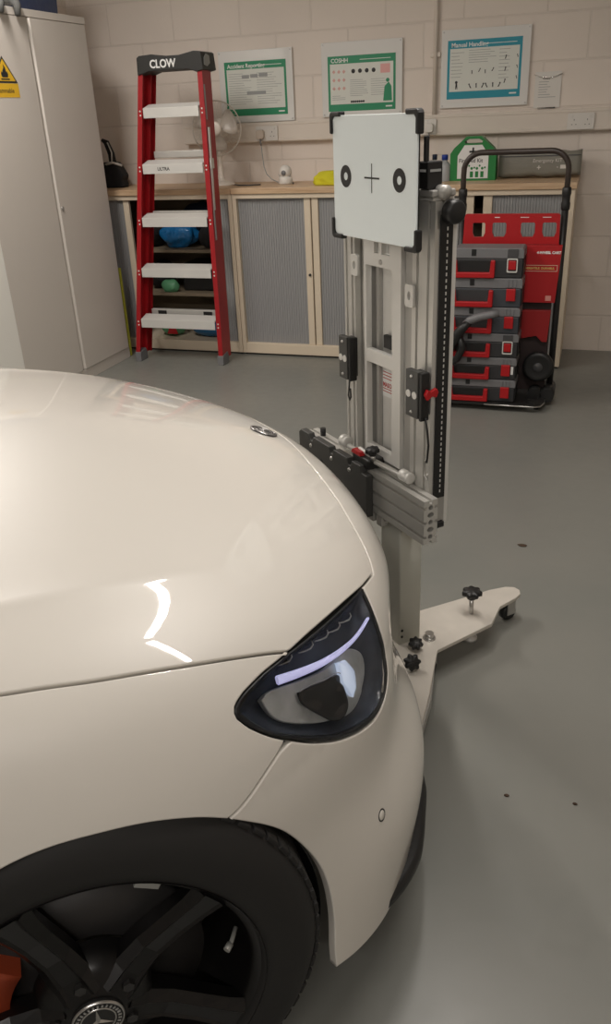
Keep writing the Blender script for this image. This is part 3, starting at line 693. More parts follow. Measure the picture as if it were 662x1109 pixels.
tag(blob('plastic_bag', (-2.60, 5.14, .745), (.125, .075, .085), M['blue_bag'], 3, .34, flat=.661), 'crumpled blue plastic bag on the upper shelf of the open cupboard', 'bag')
tag(blob('jacket', (-2.52, 5.325, .80), (.15, .06, .125), M['navy'], 5, .15, flat=.661), 'folded navy jacket behind the blue plastic bag', 'jacket')
tag(blob('holdall', (-2.375, 5.13, .735), (.075, .10, .075), M['blk_cloth'], 8, .1, flat=.661), 'black holdall right of the blue plastic bag in the cupboard', 'bag')
tag(blob('holdall', (-2.81, 5.2, .76), (.078, .14, .10), M['blk_cloth'], 9, .1, flat=.661), 'black holdall at the left end of the cupboard\'s upper shelf', 'bag')
o = MB().box(-2.61, -2.33, 5.12, 5.36, .381, .56, .012).build('tool_case', M['black']); tag(o, 'wide black case on the middle shelf of the open cupboard', 'case')
MB().box(-2.52, -2.42, 5.105, 5.122, .47, .50, .005).build('handle', M['midgrey'], o)
tag(blob('holdall', (-2.80, 5.22, .47), (.085, .13, .09), M['blk_cloth'], 12, .15, flat=.381), 'slumped black holdall on the middle shelf beside the wide case', 'bag')
tag(blob('packet', (-2.68, 5.07, .42), (.065, .035, .045), M['green_pack'], 14, .15, flat=.381), 'pale green packet on the middle shelf of the open cupboard', 'packet')
o = blob('packet', (-2.72, 5.12, .145), (.09, .07, .078), M['green_pack'], 15, .12, flat=.079); tag(o, 'green packet with a red mark at the bottom of the open cupboard', 'packet')
MB().prism([(-2.73, .10), (-2.65, .10), (-2.685, .20)], 1, 5.044, 5.05).build('red_mark', M['red_pack'], o)
o = blob('wrapped_bottles', (-2.44, 5.13, .155), (.15, .08, .085), mat('blue_bottles', srgb(40, 110, 160), .25, coat=.3), 17, .06, flat=.079)
tag(o, 'bundle of blue wrapped bottles at the bottom of the open cupboard', 'bottles')

# ------------------------------------------------------------------ tall white cabinets on the left wall
M['tallw'] = mat('white_cabinet_steel', srgb(206, 199, 190), .38)
M['tallw2'] = mat('brighter_white_steel', srgb(240, 238, 230), .4)
def tall(y0, y1, xf, h, m, label, seam=True):
    t = thing('tall_cabinet', label, 'cabinet', (xf, (y0 + y1) / 2, 0)); w = (y1 - y0) / 2
    MB().box(XL - xf + .01, -.020, -w, w, 0, h, .003).build('body', m, t)
    MB().box(-.020, 0, -w, w, h - .035, h, .002).build('top_rail', m, t); MB().box(-.020, -.002, -w, w, 0, .068, .002).build('plinth', m, t)
    for s, (a, b_) in zip((-1, 1), ((-w + .002, -.003), (.003, w - .016))):
        d = MB(); ch = .012
        d.prism([(-.020, a), (.002 if s > 0 else .002, a + (.0 if s < 0 else ch)), (.004, a + (.003 if s < 0 else ch + .003)), (.004, b_ - (ch + .003 if s < 0 else .003)), (.002, b_ - (ch if s < 0 else 0)), (-.020, b_)], 2, .072, h - .039)
        d = d.build('door', m, t)
        if s > 0: MB().cyl((.004, a + .035, 1.0), (.009, a + .035, 1.0), .011).cyl((.009, a + .035, 1.0), (.010, a + .035, 1.0), .006, n=8).build('lock', M['steel'], d)
    MB().box(-.020, -.004, w - .014, w, .07, h - .036, .002).build('side_stile', m, t)
    return t
tall(3.675, 4.790, -2.89, 1.972, M['tallw'], 'tall white two-door steel cabinet with the flammable warning sign')
tall(2.75, 3.655, -2.865, 1.972, M['tallw2'], 'brighter white cabinet standing slightly proud at the photo\'s left edge')
# the flammables sign
M['sign_y'] = mat('sign_yellow', srgb(226, 180, 40), .5)
t = thing('warning_sign', 'yellow flammable warning sign with black flame triangle on the tall cabinet door', 'sign', (-2.8855, 3.957, 1.65))
MB().box(0, .0006, -.10, .098, -.085, -.022).build('yellow_panel', M['sign_y'], t)
MB().prism([(-.10, -.02), (.098, -.02), (0, .10)], 0, 0, .0008).build('triangle', M['black_text'], t)
MB().prism([(-.084, -.0115), (.082, -.0115), (0, .087)], 0, .0008, .0014).build('yellow_triangle', M['sign_y'], t)
fl = [(-.022, .002), (.022, .002), (.028, .016), (.020, .030), (.016, .024), (.010, .046), (-.002, .060), (-.002, .044), (-.012, .034), (-.018, .022), (-.024, .030), (-.028, .014)]
MB().prism([(y, z + .003) for y, z in fl], 0, .0014, .002).build('flame', M['black_text'], t); MB().box(.0014, .002, -.034, .034, -.006, 0).build('flame_bar', M['black_text'], t)
text('Flammable', .030, M['black_text'], t, frame_m((.0008, -.085, -.064), (0, 1, 0), (0, 0, 1), (1, 0, 0)), sx=1.1)
# blue crate and a grey sack on top
o = MB().prism([(-3.32, 2.27), (-2.99, 2.27), (-3.01, 1.99), (-3.30, 1.99)], 1, 3.95, 4.72).build('storage_crate', mat('navy_plastic', (.02, .035, .09), .35, bump=(14, .4, .01)), bevel=.006)
tag(o, 'dark blue plastic crate on top of the tall cabinet', 'crate')
MB().box(-3.33, -2.97, 3.93, 4.74, 2.26, 2.285, .004).build('rim', M['darkgrey'], o); MB().box(-3.29, -3.02, 3.97, 4.70, 1.972, 1.99).build('foot', M['darkgrey'], o)
M['glove'] = mat('grey_glove', (.09, .09, .085), .8)
for pts, lab in (([(-2.95, 4.16, 2.004), (-2.92, 4.15, 2.006), (-2.880, 4.13, 2.0), (-2.858, 4.12, 1.975), (-2.856, 4.11, 1.93)], 'grey work glove hanging over the tall cabinet\'s top edge, nearer the seam'), ([(-2.95, 4.02, 2.004), (-2.92, 4.01, 2.006), (-2.880, 4.0, 2.0), (-2.858, 3.985, 1.975), (-2.856, 3.98, 1.935)], 'grey work glove on the cabinet\'s top edge, further left')):
    tag(MB().tube(pts, [.020, .026, .026, .020, .014], 10).build('work_glove', M['glove']), lab, 'glove', 'pair of work gloves')
# leaning panel with a lime edge
t = thing('leaning_board', 'thin white board with a lime green edge leaning beside the tall cabinet', 'board', (-2.90, 4.825, 0))
MB().box(-.44, -.012, -.006, .006, .012, .565).build('board', M['white_pl'], t)
m_l = mat('lime_edging', srgb(178, 176, 60), .5)
for nm, b_ in (('edging', (-.014, 0, -.009, .009, 0, .577)), ('edging', (-.45, -.014, -.009, .009, 0, .013)), ('edging', (-.45, -.014, -.009, .009, .564, .577))): MB().box(*b_, .002).build(nm, m_l, t)
# black hand lamp / strap bundle on the left worktop
o = MB().prism([(-3.15, WT), (-2.992, WT), (-3.0, 1.075), (-2.985, 1.105), (-3.02, 1.165), (-3.04, 1.19), (-3.15, 1.19)], 1, 5.16, 5.25).build('cable_pouch', M['blk_cloth'], bevel=.012); tag(o, 'black strapped pouch on the worktop beside the tall cabinet', 'pouch')
mb = MB(); mb.tube([(-3.07, 5.20, 1.17), (-3.08, 5.21, 1.24), (-3.10, 5.20, 1.31), (-3.13, 5.20, 1.325)], [.026, .023, .020, .01], 8); mb.build('neck', M['blk_cloth'], o)
mb = MB(); mb.tube([(-3.10, 5.155, 1.18), (-3.04, 5.145, 1.19), (-2.985, 5.165, 1.17)], .008, 6); mb.tube([(-3.075, 5.17, 1.31), (-3.05, 5.165, 1.25), (-3.055, 5.16, 1.19)], .004, 6); mb.build('strap', M['alu_light'], o)

# ------------------------------------------------------------------ red fibreglass stepladder
M['fibre'] = mat('red_fibreglass', srgb(160, 20, 28), .42, var=(9, .12))
M['cap'] = mat('ladder_cap', (.022, .022, .020), .55, bump=(90, .3, .001))
t = thing('stepladder', 'red fibreglass stepladder with aluminium treads and black top cap', 'ladder', (0, 0, 0))
LY = lambda z: 4.70 + .0565 * z
LXl = lambda z: -2.80 + .125 * z
LXr = lambda z: -2.205 - .010 * z
def beam(name, top, bot, prof, m, parent, caps=True):
    """sweep a closed 2D section (dx, dy) from bot=(x,y,z) to top=(x,y,z)"""
    mb = MB(); n = len(prof); v = [(bot[0] + a, bot[1] + b_, bot[2]) for a, b_ in prof] + [(top[0] + a, top[1] + b_, top[2]) for a, b_ in prof]
    mb.add(v, [(i, (i + 1) % n, n + (i + 1) % n, n + i) for i in range(n)]); mb.add(v, [tuple(range(n)), tuple(range(n, 2 * n))]); return mb.build(name, m, parent)
F_, D_, Tt = .030, .090, .005
chR = [(0, 0), (-F_, 0), (-F_, Tt), (-Tt, Tt), (-Tt, D_ - Tt), (-F_, D_ - Tt), (-F_, D_), (0, D_)]   # right rail, web on its outer side
chL = [(-a, b_) for a, b_ in chR]
zt = 1.675
beam('rail', (LXr(zt) , LY(zt), zt), (LXr(.05) + .0, LY(.05), .05), [(a + .035, b_) for a, b_ in chR], M['fibre'], t)
beam('rail', (LXl(zt), LY(zt), zt), (LXl(.05), LY(.05), .05), chL, M['fibre'], t)
beam('rear_rail', (LXl(zt) + .012, LY(zt) + .092, zt), (LXl(.05) + .006, LY(.05) + .093, .03), [(a * .8, b_ * .75) for a, b_ in chL], M['fibre'], t)
beam('rear_rail', (LXr(zt) + .022, LY(zt) + .092, zt), (LXr(.05) + .028, LY(.05) + .093, .03), [(a * .8, b_ * .6) for a, b_ in chR], M['fibre'], t)
for z in (.252, .568, .868, 1.169, 1.47):
    xa, xb = LXl(z) + .005, LXr(z) + .030; y = LY(z)
    mb = MB(); x0_, x1_ = xa + .030, xb - .036
    mb.box(x0_, x1_, y + .002, y + .006, z - .030, z + .022, .001)                      # front lip
    m2 = MB(); 
    for k in range(7): m2.box(x0_, x1_, .002 + k * .0118, .0105 + k * .0118, .0, .006, .001)
    m2.box(x0_, x1_, .002, .084, -.004, .001); m2.xform(Matrix.Translation((0, y + .002, z + .017)) @ Matrix.Rotation(R(15), 4, 'X')); mb.add(m2.v, m2.f)
    st = mb.build('tread', M['alu_light'], t)
    for xx in (xa + .012, xb - .012):
        for zz_ in (z - .014, z + .008): MB().sphere((xx, y - .001, zz_), .0055, .003, .0055, 10).build('rivet', M['white_pl'], st)
for z in (.30, .90, 1.24):
    xa, xb = LXl(z) + .05, LXr(z) + .0; y = LY(z) + .115
    rb = MB().box(xa, xb, y, y + .03, z - .02, z + .018, .003).build('rear_rung', M['alu'], t)
    if z < .5:
        for xx in (xa + .08, xb - .10): MB().box(xx - .03, xx + .03, y - .006, y, z - .018, z + .010, .002).build('bracket', M['black'], rb)
# top cap
z0, z1 = 1.668, 1.765; xl, xr = LXl(z1) - .010, LXr(z1) + .045; y = LY(1.7)
mb = MB(); mb.prism([(xl, z0 - .005), (xl + .030, z0), (xl + .07, z0 + .012), (xr - .09, z0 + .012), (xr - .04, z0 - .004), (xr + .004, z0 + .005), (xr - .004, z1 - .006), (xr - .015, z1), (xr - .05, z1 + .003), (xr - .14, z1 - .012), (xl + .15, z1 - .012), (xl + .10, z1), (xl + .02, z1 - .004), (xl + .004, z1 - .014)], 1, y - .012, y + .17)
cp = mb.build('top_cap', M['cap'], t, bevel=.004)
text('CLOW', .058, M['white_text'], cp, frame_m((xl + .085, y - .0125, z0 + .028), (1, 0, 0), (0, 0, 1), (0, -1, 0)), bold=.0016, sx=.92)
MB().prism([(y + .01, z0 + .03), (y + .05, z0 + .022), (y + .09, z0 + .04), (y + .085, z1 - .02), (y + .045, z1 - .012), (y + .015, z1 - .03)], 0, xr + .0005, xr + .0035).build('cap_label', M['grey_text'], cp)
# feet, folded brace and stickers
for s, X in ((1, LXl(.05)), (-1, LXr(.05) + .035)):
    a, b_ = (X - .003, X + s * .037) if s > 0 else (X - .037, X + .004)
    MB().prism([(4.695, 0), (4.79, 0), (4.79, .045), (4.775, .075), (4.698, .06)], 0, a, b_).build('foot', M['midgrey'], t, bevel=.003)
mb = MB(); xs = LXr(.8) + .037
mb.prism([(LY(1.1) - .0 + .012, .93), (LY(1.1) + .03, .93), (LY(1.4) + .03, 1.38), (LY(1.4) + .012, 1.38)], 0, xs - .004, xs + .003); mb.prism([(LY(1.2) + .005, 1.16), (LY(1.2) + .045, 1.16), (LY(1.2) + .045, 1.215), (LY(1.2) + .005, 1.215)], 0, xs, xs + .008)
mb.build('spreader_brace', M['alu'], t)
MB().prism([(LY(.9) + .012, .76), (LY(.9) + .028, .76), (LY(.9) + .030, .93), (LY(.9) + .014, .93)], 0, xs - .001, xs + .0016).build('spec_label', M['grey_text'], t)
MB().prism([(LY(1.5) + .010, 1.42), (LY(1.5) + .024, 1.42), (LY(1.5) + .026, 1.60), (LY(1.5) + .012, 1.60)], 0, LXr(1.5) + .0345, LXr(1.5) + .0368).build('spec_label', M['grey_text'], t)
text('ULTRA', .026, M['black_text'], t, frame_m((-2.52, LY(1.169) + .0015, 1.157), (1, 0, 0), (0, 0, 1), (0, -1, 0)), bold=.0005)

# ------------------------------------------------------------------ wall: sockets, posters, leaflet
PY = YW - .050
def socket(x, label, plug=False, n=2, xr=None):
    t = thing('wall_socket', label, 'socket', (x, PY - .0005, 1.322)); w = .146 if n == 2 else .086
    o = MB().prism([(a, b_) for a, b_ in rrect(w, .086, .006)], 1, -.009, 0).build('faceplate', M['white_pl'], t, bevel=.002)
    for cx in ([-.036, .036] if n == 2 else [0]):
        mb = MB()
        for (a, b_, w_, h_) in ((0, .012, .003, .008), (-.011, -.012, .006, .003), (.011, -.012, .006, .003)): mb.box(cx + a - w_ / 2, cx + a + w_ / 2, -.0098, -.008, b_ - h_ / 2 - .004, b_ + h_ / 2 - .004)
        mb.build('pin_holes', M['black_text'], o)
        MB().box(cx - .006 + (.022 if cx > 0 else -.022) * .6, cx + .006 + (.022 if cx > 0 else -.022) * .6, -.012, -.008, .020, .034, .001).build('rocker', M['white_pl'], o)
    return t
socket(-2.040, 'double socket on the trunking below the accident reporting poster')
socket(-.142, 'double wall socket at the right end of the trunking')
socket(-1.005, 'single socket under the conduit, beside the calibration board', n=1)
t = thing('plug', 'white plug in the left double socket feeding the small camera', 'plug', (-2.078, PY - .010, 1.318))
MB().prism(rrect(.050, .052, .014), 1, -.032, 0).build('plug_body', mat('plug_grey', srgb(196, 182, 168), .45), t, bevel=.004)
MB().tube([(.0, -.018, -.024), (0, -.018, -.05), (.004, -.02, -.065)], [.006, .006, .004], 8).build('cord_grip', M['midgrey'], t)
o = MB().tube([(-2.074, PY - .030, 1.255), (-2.068, PY - .035, 1.20), (-2.060, PY - .04, 1.13), (-2.035, PY - .06, 1.085), (-1.99, PY - .10, 1.060), (-1.95, PY - .12, WT + .012), (-1.92, 5.22, WT + .010)], .0032, 6).build('camera_lead', M['grey_text']); tag(o, 'thin grey lead hanging from the plug to the small camera', 'cable')
t = thing('plug', 'white plug in the single socket right of the calibration board', 'plug', (-1.0, PY - .010, 1.318))
MB().prism(rrect(.048, .05, .014), 1, -.034, 0).build('plug_body', M['white_pl'], t, bevel=.004); MB().tube([(0, -.018, -.02), (0, -.018, -.06)], .005, 8).build('cord_grip', M['midgrey'], t)
o = MB().tube([(-1.0, PY - .03, 1.262), (-1.0, PY - .035, 1.18), (-1.01, PY - .04, 1.12), (-1.04, PY - .05, 1.07), (-1.10, 5.32, WT + .004)], .003, 6).build('charger_lead', M['black']); tag(o, 'thin black lead below the single socket', 'cable')

M['perspex'] = mat('clear_acrylic_frame', (.78, .77, .74), .12, coat=.6)
M['p_green'] = mat('poster_green', srgb(40, 140, 98), .45); M['p_teal'] = mat('poster_teal', srgb(30, 145, 165), .45); M['p_paper'] = mat('poster_paper', srgb(220, 222, 214), .35)
def poster(x0, x1, z0, z1, px0, px1, pz0, pz1, colr, title, sub, kind, label):
    t = thing('framed_poster', label, 'poster', ((x0 + x1) / 2, YW - .006, (z0 + z1) / 2)); cx, cz = (x0 + x1) / 2, (z0 + z1) / 2
    MB().box(x0 - cx, x1 - cx, -.012, 0, z0 - cz, z1 - cz, .002).build('acrylic_frame', M['perspex'], t)
    a, b_, c_, d_ = px0 - cx, px1 - cx, pz0 - cz, pz1 - cz; H = d_ - c_
    pr = MB().box(a, b_, -.0128, -.012, c_, d_).build('printed_border', colr, t)
    MB().box(a + .014, b_ - .014, -.0134, -.0128, c_ + H * .13, d_ - H * .14).build('printed_sheet', M['p_paper'], pr)
    text(title, H * .105, M['white_text'], pr, frame_m((a + .02, -.0128, d_ - H * .115), (1, 0, 0), (0, 0, 1), (0, -1, 0)), bold=.0006)
    mb = MB(); mb.box(a + .20, b_ - .03, -.0133, -.0128, d_ - H * .085, d_ - H * .075); mb.box(b_ - .06, b_ - .02, -.0133, -.0128, c_ + H * .05, c_ + H * .075); mb.build('small_print', M['white_text'], pr)
    rnd = random.Random(kind); mb = MB(); W = b_ - a
    def lines(xa, xb, za, zb, n, w_=1.):
        for i in range(n):
            z = za + (zb - za) * (i + .5) / n; mb.box(a + W * xa, a + W * (xa + (xb - xa) * rnd.uniform(.6, 1) * w_), -.0137, -.0134, c_ + H * z - .0011, c_ + H * z + .0011)
    if kind == 1:
        lines(.06, .46, .2, .8, 14); lines(.52, .93, .2, .8, 14)
        for (xa, xb, z) in ((.28, .40, .72), (.42, .54, .73), (.56, .70, .74), (.35, .66, .42)): MB().box(a + W * xa, a + W * xb, -.0142, -.0134, c_ + H * z - .010, c_ + H * z + .010).build('flow_box', M['grey_text'], pr)
    elif kind == 2:
        lines(.06, .26, .2, .3, 3); lines(.33, .62, .26, .58, 9); lines(.64, .92, .26, .58, 8)
        m2 = MB()
        for i in range(3):
            for j in range(3):
                m2.lathe([(0, -.0142), (.010, -.0142), (.011, -.0134)], (a + W * (.09 + .075 * i), 0, c_ + H * (.42 + .15 * j)), axis=1, n=4)
        m2.build('hazard_marks', mat('faint_red', srgb(214, 170, 160), .5), pr)
        m2 = MB()
        for i in range(4): m2.lathe([(0, -.0142), (.011, -.0142), (.012, -.0134)], (a + W * (.38 + .10 * i), 0, c_ + H * .72), axis=1, n=16)
        for i in range(7): m2.lathe([(0, -.0142), (.006, -.0142), (.0065, -.0134)], (a + W * (.35 + .03 * i), 0, c_ + H * .17), axis=1, n=10)
        m2.build('black_dots', M['black_text'], pr)
        MB().box(a + W * .78, a + W * .92, -.0142, -.0134, c_ + H * .66, c_ + H * .82).build('pink_box', mat('pink_print', srgb(226, 170, 165), .5), pr)
        m2 = MB(); m2.prism([(a + W * .82, c_ + H * .16), (a + W * .95, c_ + H * .16), (a + W * .94, c_ + H * .42), (a + W * .90, c_ + H * .50), (a + W * .84, c_ + H * .42)], 1, -.0144, -.0134); m2.lathe([(0, -.0144), (.010, -.0144), (.011, -.0134)], (a + W * .885, 0, c_ + H * .53), axis=1, n=14); m2.build('worker_figure', M['p_green'], pr)
    else:
        lines(.05, .24, .35, .82, 8); lines(.29, .66, .60, .84, 6); lines(.70, .93, .3, .84, 9, .7)
        m2 = MB()
        def fig(x, z, s_, lean=0):
            X, Z = a + W * x, c_ + H * z
            m2.lathe([(0, -.0142), (.20 * s_, -.0142), (.22 * s_, -.0134)], (X + lean * .6 * s_, 0, Z + 1.0 * s_), axis=1, n=10)
            m2.prism([(X - .16 * s_, Z), (X - .04 * s_, Z), (X + .02 * s_, Z + .35 * s_), (X + .1 * s_, Z), (X + .2 * s_, Z), (X + .16 * s_ + lean * .5 * s_, Z + .8 * s_), (X - .1 * s_ + lean * .5 * s_, Z + .8 * s_)], 1, -.0142, -.0134)
        fig(.13, .17, .036)
        for i in range(6): fig(.33 + .075 * i, .18, .020, (i % 3 - 1) * .8)
        for i in range(4): fig(.34 + .09 * i, .42 + .03 * (i % 2), .016, (i % 2) * .9)
        for i in range(3): fig(.78, .24 + .2 * i, .018, .5); 
        for i in range(3): fig(.95, .3 + .18 * i, .014, -.5)
        m2.build('lifting_figures', M['black_text'], pr)
    mb.build('body_print', M['grey_text'] if kind != 3 else mat('pale_print', srgb(150, 152, 150), .6), pr)
    for (x, z) in ((x0 - cx + .012, z1 - cz - .012), (x1 - cx - .012, z1 - cz - .012), (x0 - cx + .012, z0 - cz + .012), (x1 - cx - .012, z0 - cz + .012)): MB().cyl((x, -.012, z), (x, -.015, z), .005, n=12).build('screw', M['steel'], t)
poster(-2.355, -1.863, 1.390, 1.793, -2.315, -1.905, 1.428, 1.732, M['p_green'], 'Accident Reporting', '', 1, 'framed green-bordered accident reporting poster above the white fan')
poster(-1.677, -1.178, 1.400, 1.800, -1.637, -1.218, 1.428, 1.726, M['p_green'], 'COSHH', '', 2, 'framed green poster with a worker figure above the calibration board')
poster(-.948, -.448, 1.418, 1.820, -.912, -.493, 1.464, 1.765, M['p_teal'], 'Manual Handling', '', 3, 'framed teal manual handling poster right of the conduit')
t = thing('leaflet_holder', 'small clear leaflet holder with a white notice above the trunking', 'notice', (-.340, YW - .003, 1.489))
lh = MB().box(-.072, .072, -.003, 0, -.092, .092).build('notice', M['white_pl'], t)
mb = MB(); mb.tube([(-.078, -.006, .080), (-.04, -.007, .066), (0, -.008, .060), (.04, -.007, .066), (.078, -.006, .080)], .0035, 8); mb.build('clip_edge', M['chrome'], t); MB().box(-.05, .05, -.006, -.003, -.096, -.088, .001).build('lower_clip', M['chrome'], t)
mb = MB(); rnd = random.Random(4)
for i in range(7): mb.box(-.05, -.05 + .1 * rnd.uniform(.4, 1), -.0034, -.003, .04 - i * .013, .043 - i * .013)
mb.build('body_print', M['grey_text'], lh)
text('Notice', .014, M['black_text'], lh, frame_m((-.03, -.003, .052), (1, 0, 0), (0, 0, 1), (0, -1, 0)))

# ------------------------------------------------------------------ on the worktops
# desk fan
M['fan'] = mat('fan_white', srgb(228, 218, 206), .35)
M['cage'] = mat('fan_cage_wire', srgb(205, 196, 184), .4)
fx, fy, fz, fr = -2.300, 5.20, 1.365, .155
t = thing('desk_fan', 'white desk fan with a wire cage behind the stepladder', 'fan', (fx, fy, WT), R(8)); rz = fz - WT
MB().lathe([(0, 0), (.085, 0), (.088, .006), (.080, .014), (.04, .026), (.022, .034), (.017, .06), (.015, .13), (.018, .19), (.02, .20), (0, .205)]).build('base', M['fan'], t)
MB().cyl((0, .0, rz - .13), (0, .02, rz), .018).lathe([(0, .13), (.035, .128), (.052, .10), (.056, .05), (.05, .025), (0, .02)], (0, 0, rz), axis=1).build('motor', M['fan'], t)
cg = MB()
for i in range(46):
    a = 2 * pi * i / 46; pts = []
    for (r, y) in ((.034, -.062), (.09, -.060), (.135, -.048), (fr, -.02)): pts.append((r * cos(a), y, rz + r * sin(a)))
    cg.tube(pts, .0010, 4, cap=False)
    pts = [(r * cos(a), y, rz + r * sin(a)) for (r, y) in ((fr, -.018), (.13, .02), (.06, .032))]
    if i % 2 == 0: cg.tube(pts, .0010, 4, cap=False)
for (r, y, w_) in ((fr, -.02, .004), (.11, -.056, .0012)): cg.tube([(r * cos(2 * pi * i / 48), y, rz + r * sin(2 * pi * i / 48)) for i in range(48)], w_, 6, closed=True)
cg.build('cage', M['cage'], t)
MB().lathe([(0, -.074), (.030, -.073), (.040, -.068), (.042, -.060), (0, -.058)], (0, 0, rz), axis=1).build('cage_badge', M['fan'], t)
for k in range(3):
    a = R(20 + 120 * k); bm = bmesh.new(); vs = []
    G = []
    for i in range(8):
        row = []
        for j in range(6):
            r = .03 + .105 * i / 7; tt = (j / 5 - .5) * (1.15 + .3 * sin(pi * i / 7)); yy = -.02 + .026 * (j / 5 - .5) * 1.2; row.append((r * cos(a + tt), yy, rz + r * sin(a + tt)))
        G.append(row)
    v = [p for r_ in G for p in r_]; mb = MB(); mb.add(v, [(6 * i + j, 6 * i + j + 1, 6 * i + 7 + j, 6 * i + 6 + j) for i in range(7) for j in range(5)], True)
    o = mb.build('blade', mat('fan_blade', srgb(206, 196, 184), .3) if k == 0 else o.data.materials[0], t); md = o.modifiers.new('s', 'SOLIDIFY'); md.thickness = .002
o = MB().tube([(-2.205, 5.19, WT + .005), (-2.16, 5.14, WT + .004), (-2.08, 5.12, WT + .004), (-2.02, 5.16, WT + .004)], .0042, 6).build('fan_lead', M['darkgrey']); tag(o, 'short dark fan lead lying on the worktop', 'cable')
# small round pan camera
t = thing('pan_camera', 'small round white camera standing on the worktop below the socket', 'camera', (-1.872, 5.22, WT))
MB().lathe([(0, 0), (.042, 0), (.045, .006), (.042, .03), (.036, .045), (0, .046)]).build('base', M['white_pl'], t)
o = MB().sphere((0, 0, .068), .040, .040, .042, 24).build('head', M['white_pl'], t)
MB().lathe([(0, -.0425), (.014, -.042), (.016, -.036), (0, -.034)], (0, 0, .066), axis=1, n=20).build('camera_eye', M['midgrey'], o)
mb = MB(); mb.tube([(.040 * cos(a), -.018, .068 + .044 * sin(a)) for a in [pi * (1.05 + .9 * i / 14) for i in range(15)]], .0018, 6); mb.build('seam', M['grey_text'], o)
MB().sphere((.058, -.03, .006), .006, .006, .006, 10).build('foot_button', M['darkgrey'], t)
# yellow cloth, part hidden by the board
tag(blob('cleaning_cloth', (-1.56, 5.12, WT + .02), (.105, .07, .055), mat('yellow_cloth', srgb(206, 198, 40), .85, bump=(40, .5, .004)), 33, .35, flat=WT + .001), 'crumpled yellow cloth on the worktop left of the calibration board', 'cloth')
# green first aid box
M['fa_green'] = mat('first_aid_green', srgb(34, 128, 62), .4)
t = thing('first_aid_kit', 'green and white first aid kit box on the worktop behind the trolley handle', 'first aid kit', (-.712, 5.24, WT)); W = .262
def arc_pts(w_, h_, cut): return [(-w_ / 2, 0), (w_ / 2, 0), (w_ / 2, h_ * .62), (w_ / 2 - .02, h_ * .74), (w_ * .26, h_ * .90), (w_ * .16, h_), (-w_ * .16, h_), (-w_ * .26, h_ * .90), (-w_ / 2 + .02, h_ * .74), (-w_ / 2, h_ * .62)]
def with_hole(outer, inner_, axis, a, b_, m, name, parent):
    """plate with holes, triangulated"""
    loops = [outer] + inner_; pts = []; edges = []
    for lp in loops:
        k = len(pts); pts += [Vector(p) for p in lp]; edges += [(k + i, k + (i + 1) % len(lp)) for i in range(len(lp))]
    ov, oe, of, *_ = delaunay_2d_cdt(pts, edges, [], 1, 1e-6)
    poly = [np.array(lp) for lp in inner_]; fs = []
    for f in of:
        c_ = np.array([[sum(ov[i].x for i in f) / len(f), sum(ov[i].y for i in f) / len(f)]])
        if not any(inside(c_, p)[0] for p in poly): fs.append(tuple(f))
    def P(p, t_): q = [p[0], p[1]]; q.insert(axis, t_); return q
    n = len(ov); v = [P(p, a) for p in ov] + [P(p, b_) for p in ov]; ed = {}
    for f in fs:
        for i in range(len(f)): e_ = (f[i], f[(i + 1) % len(f)]); ed[e_] = 1
    sides = [(i, j, n + j, n + i) for (i, j) in ed if (j, i) not in ed]
    mb = MB(); mb.add(v, fs + [tuple(n + i for i in f) for f in fs] + sides); return mb.build(name, m, parent)
with_hole(arc_pts(W, .235, 0), [[(-.048, .198), (.048, .198), (.052, .210), (.030, .222), (-.030, .222), (-.052, .210)]], 1, -.045, .045, M['fa_green'], 'case', t)
MB().prism([(-.088, .012), (.088, .012), (.088, .135), (.050, .190), (-.050, .190), (-.088, .135)], 1, -.0485, -.045).build('white_panel', M['white_text'], t)
mb = MB(); mb.box(-.022, .022, -.0495, -.0485, .150, .160); mb.box(-.005, .005, -.0495, -.0485, .133, .177); mb.build('cross_mark', M['black_text'], t)
text('First Aid Kit', .030, M['black_text'], t, frame_m((-.080, -.0487, .098), (1, 0, 0), (0, 0, 1), (0, -1, 0)), bold=.0004, sx=.92)
mb = MB()
for i in range(3):
    x = -.005 + i * .030; mb.box(x - .009, x + .009, -.0495, -.0485, .018, .05); mb.lathe([(0, -.0495), (.007, -.0495), (.0075, -.0485)], (x, 0, .066), axis=1, n=12)
for i in range(4):
    x = -.020 + i * .030; mb.lathe([(0, -.0495), (.005, -.0495), (.0055, -.0485)], (x, 0, .080 - (i % 2) * .01), axis=1, n=10)
mb.build('people_marks', M['fa_green'], t)
# grey kit bag
M['bag_grey'] = mat('clear_grey_vinyl', srgb(128, 126, 116), .45, bump=(14, .6, .008), coat=.2)
bag = MB(); L_, k = .455, 14; v = []
for i in range(k + 1):
    x = -.225 + L_ * i / k
    for (y, z) in rrect(.10, .135 + .006 * sin(i * .9), .028, 4): v.append((x, y, .0765 + z + .003 * sin(i * 1.7 + z * 40)))
n = len(v) // (k + 1); bag.add(v, [(i * n + j, i * n + (j + 1) % n, (i + 1) * n + (j + 1) % n, (i + 1) * n + j) for i in range(k) for j in range(n)], True); bag.add(v, [tuple(range(n)), tuple(range(k * n, (k + 1) * n))])
t = thing('kit_bag', 'long grey zipped kit bag with white lettering right of the first aid kit', 'bag', (-.345, 5.31, WT))
bg = bag.build('bag_body', M['bag_grey'], t)
MB().box(-.22, .225, -.054, -.050, .118, .122).build('zip', M['darkgrey'], t)
text('Emergency KIT', .026, M['white_pl'], bg, frame_m((-.035, -.0535, .086), (1, 0, 0), (0, 0, 1), (0, -1, 0)), depth=.0006)
mb = MB(); mb.box(-.010, .010, -.0535, -.052, .056, .061); mb.box(-.0025, .0025, -.0535, -.052, .048, .069); mb.box(.10, .105, -.0535, -.052, .056, .061); mb.box(.118, .16, -.0535, -.052, .05, .07); mb.build('white_marks', M['white_pl'], bg)
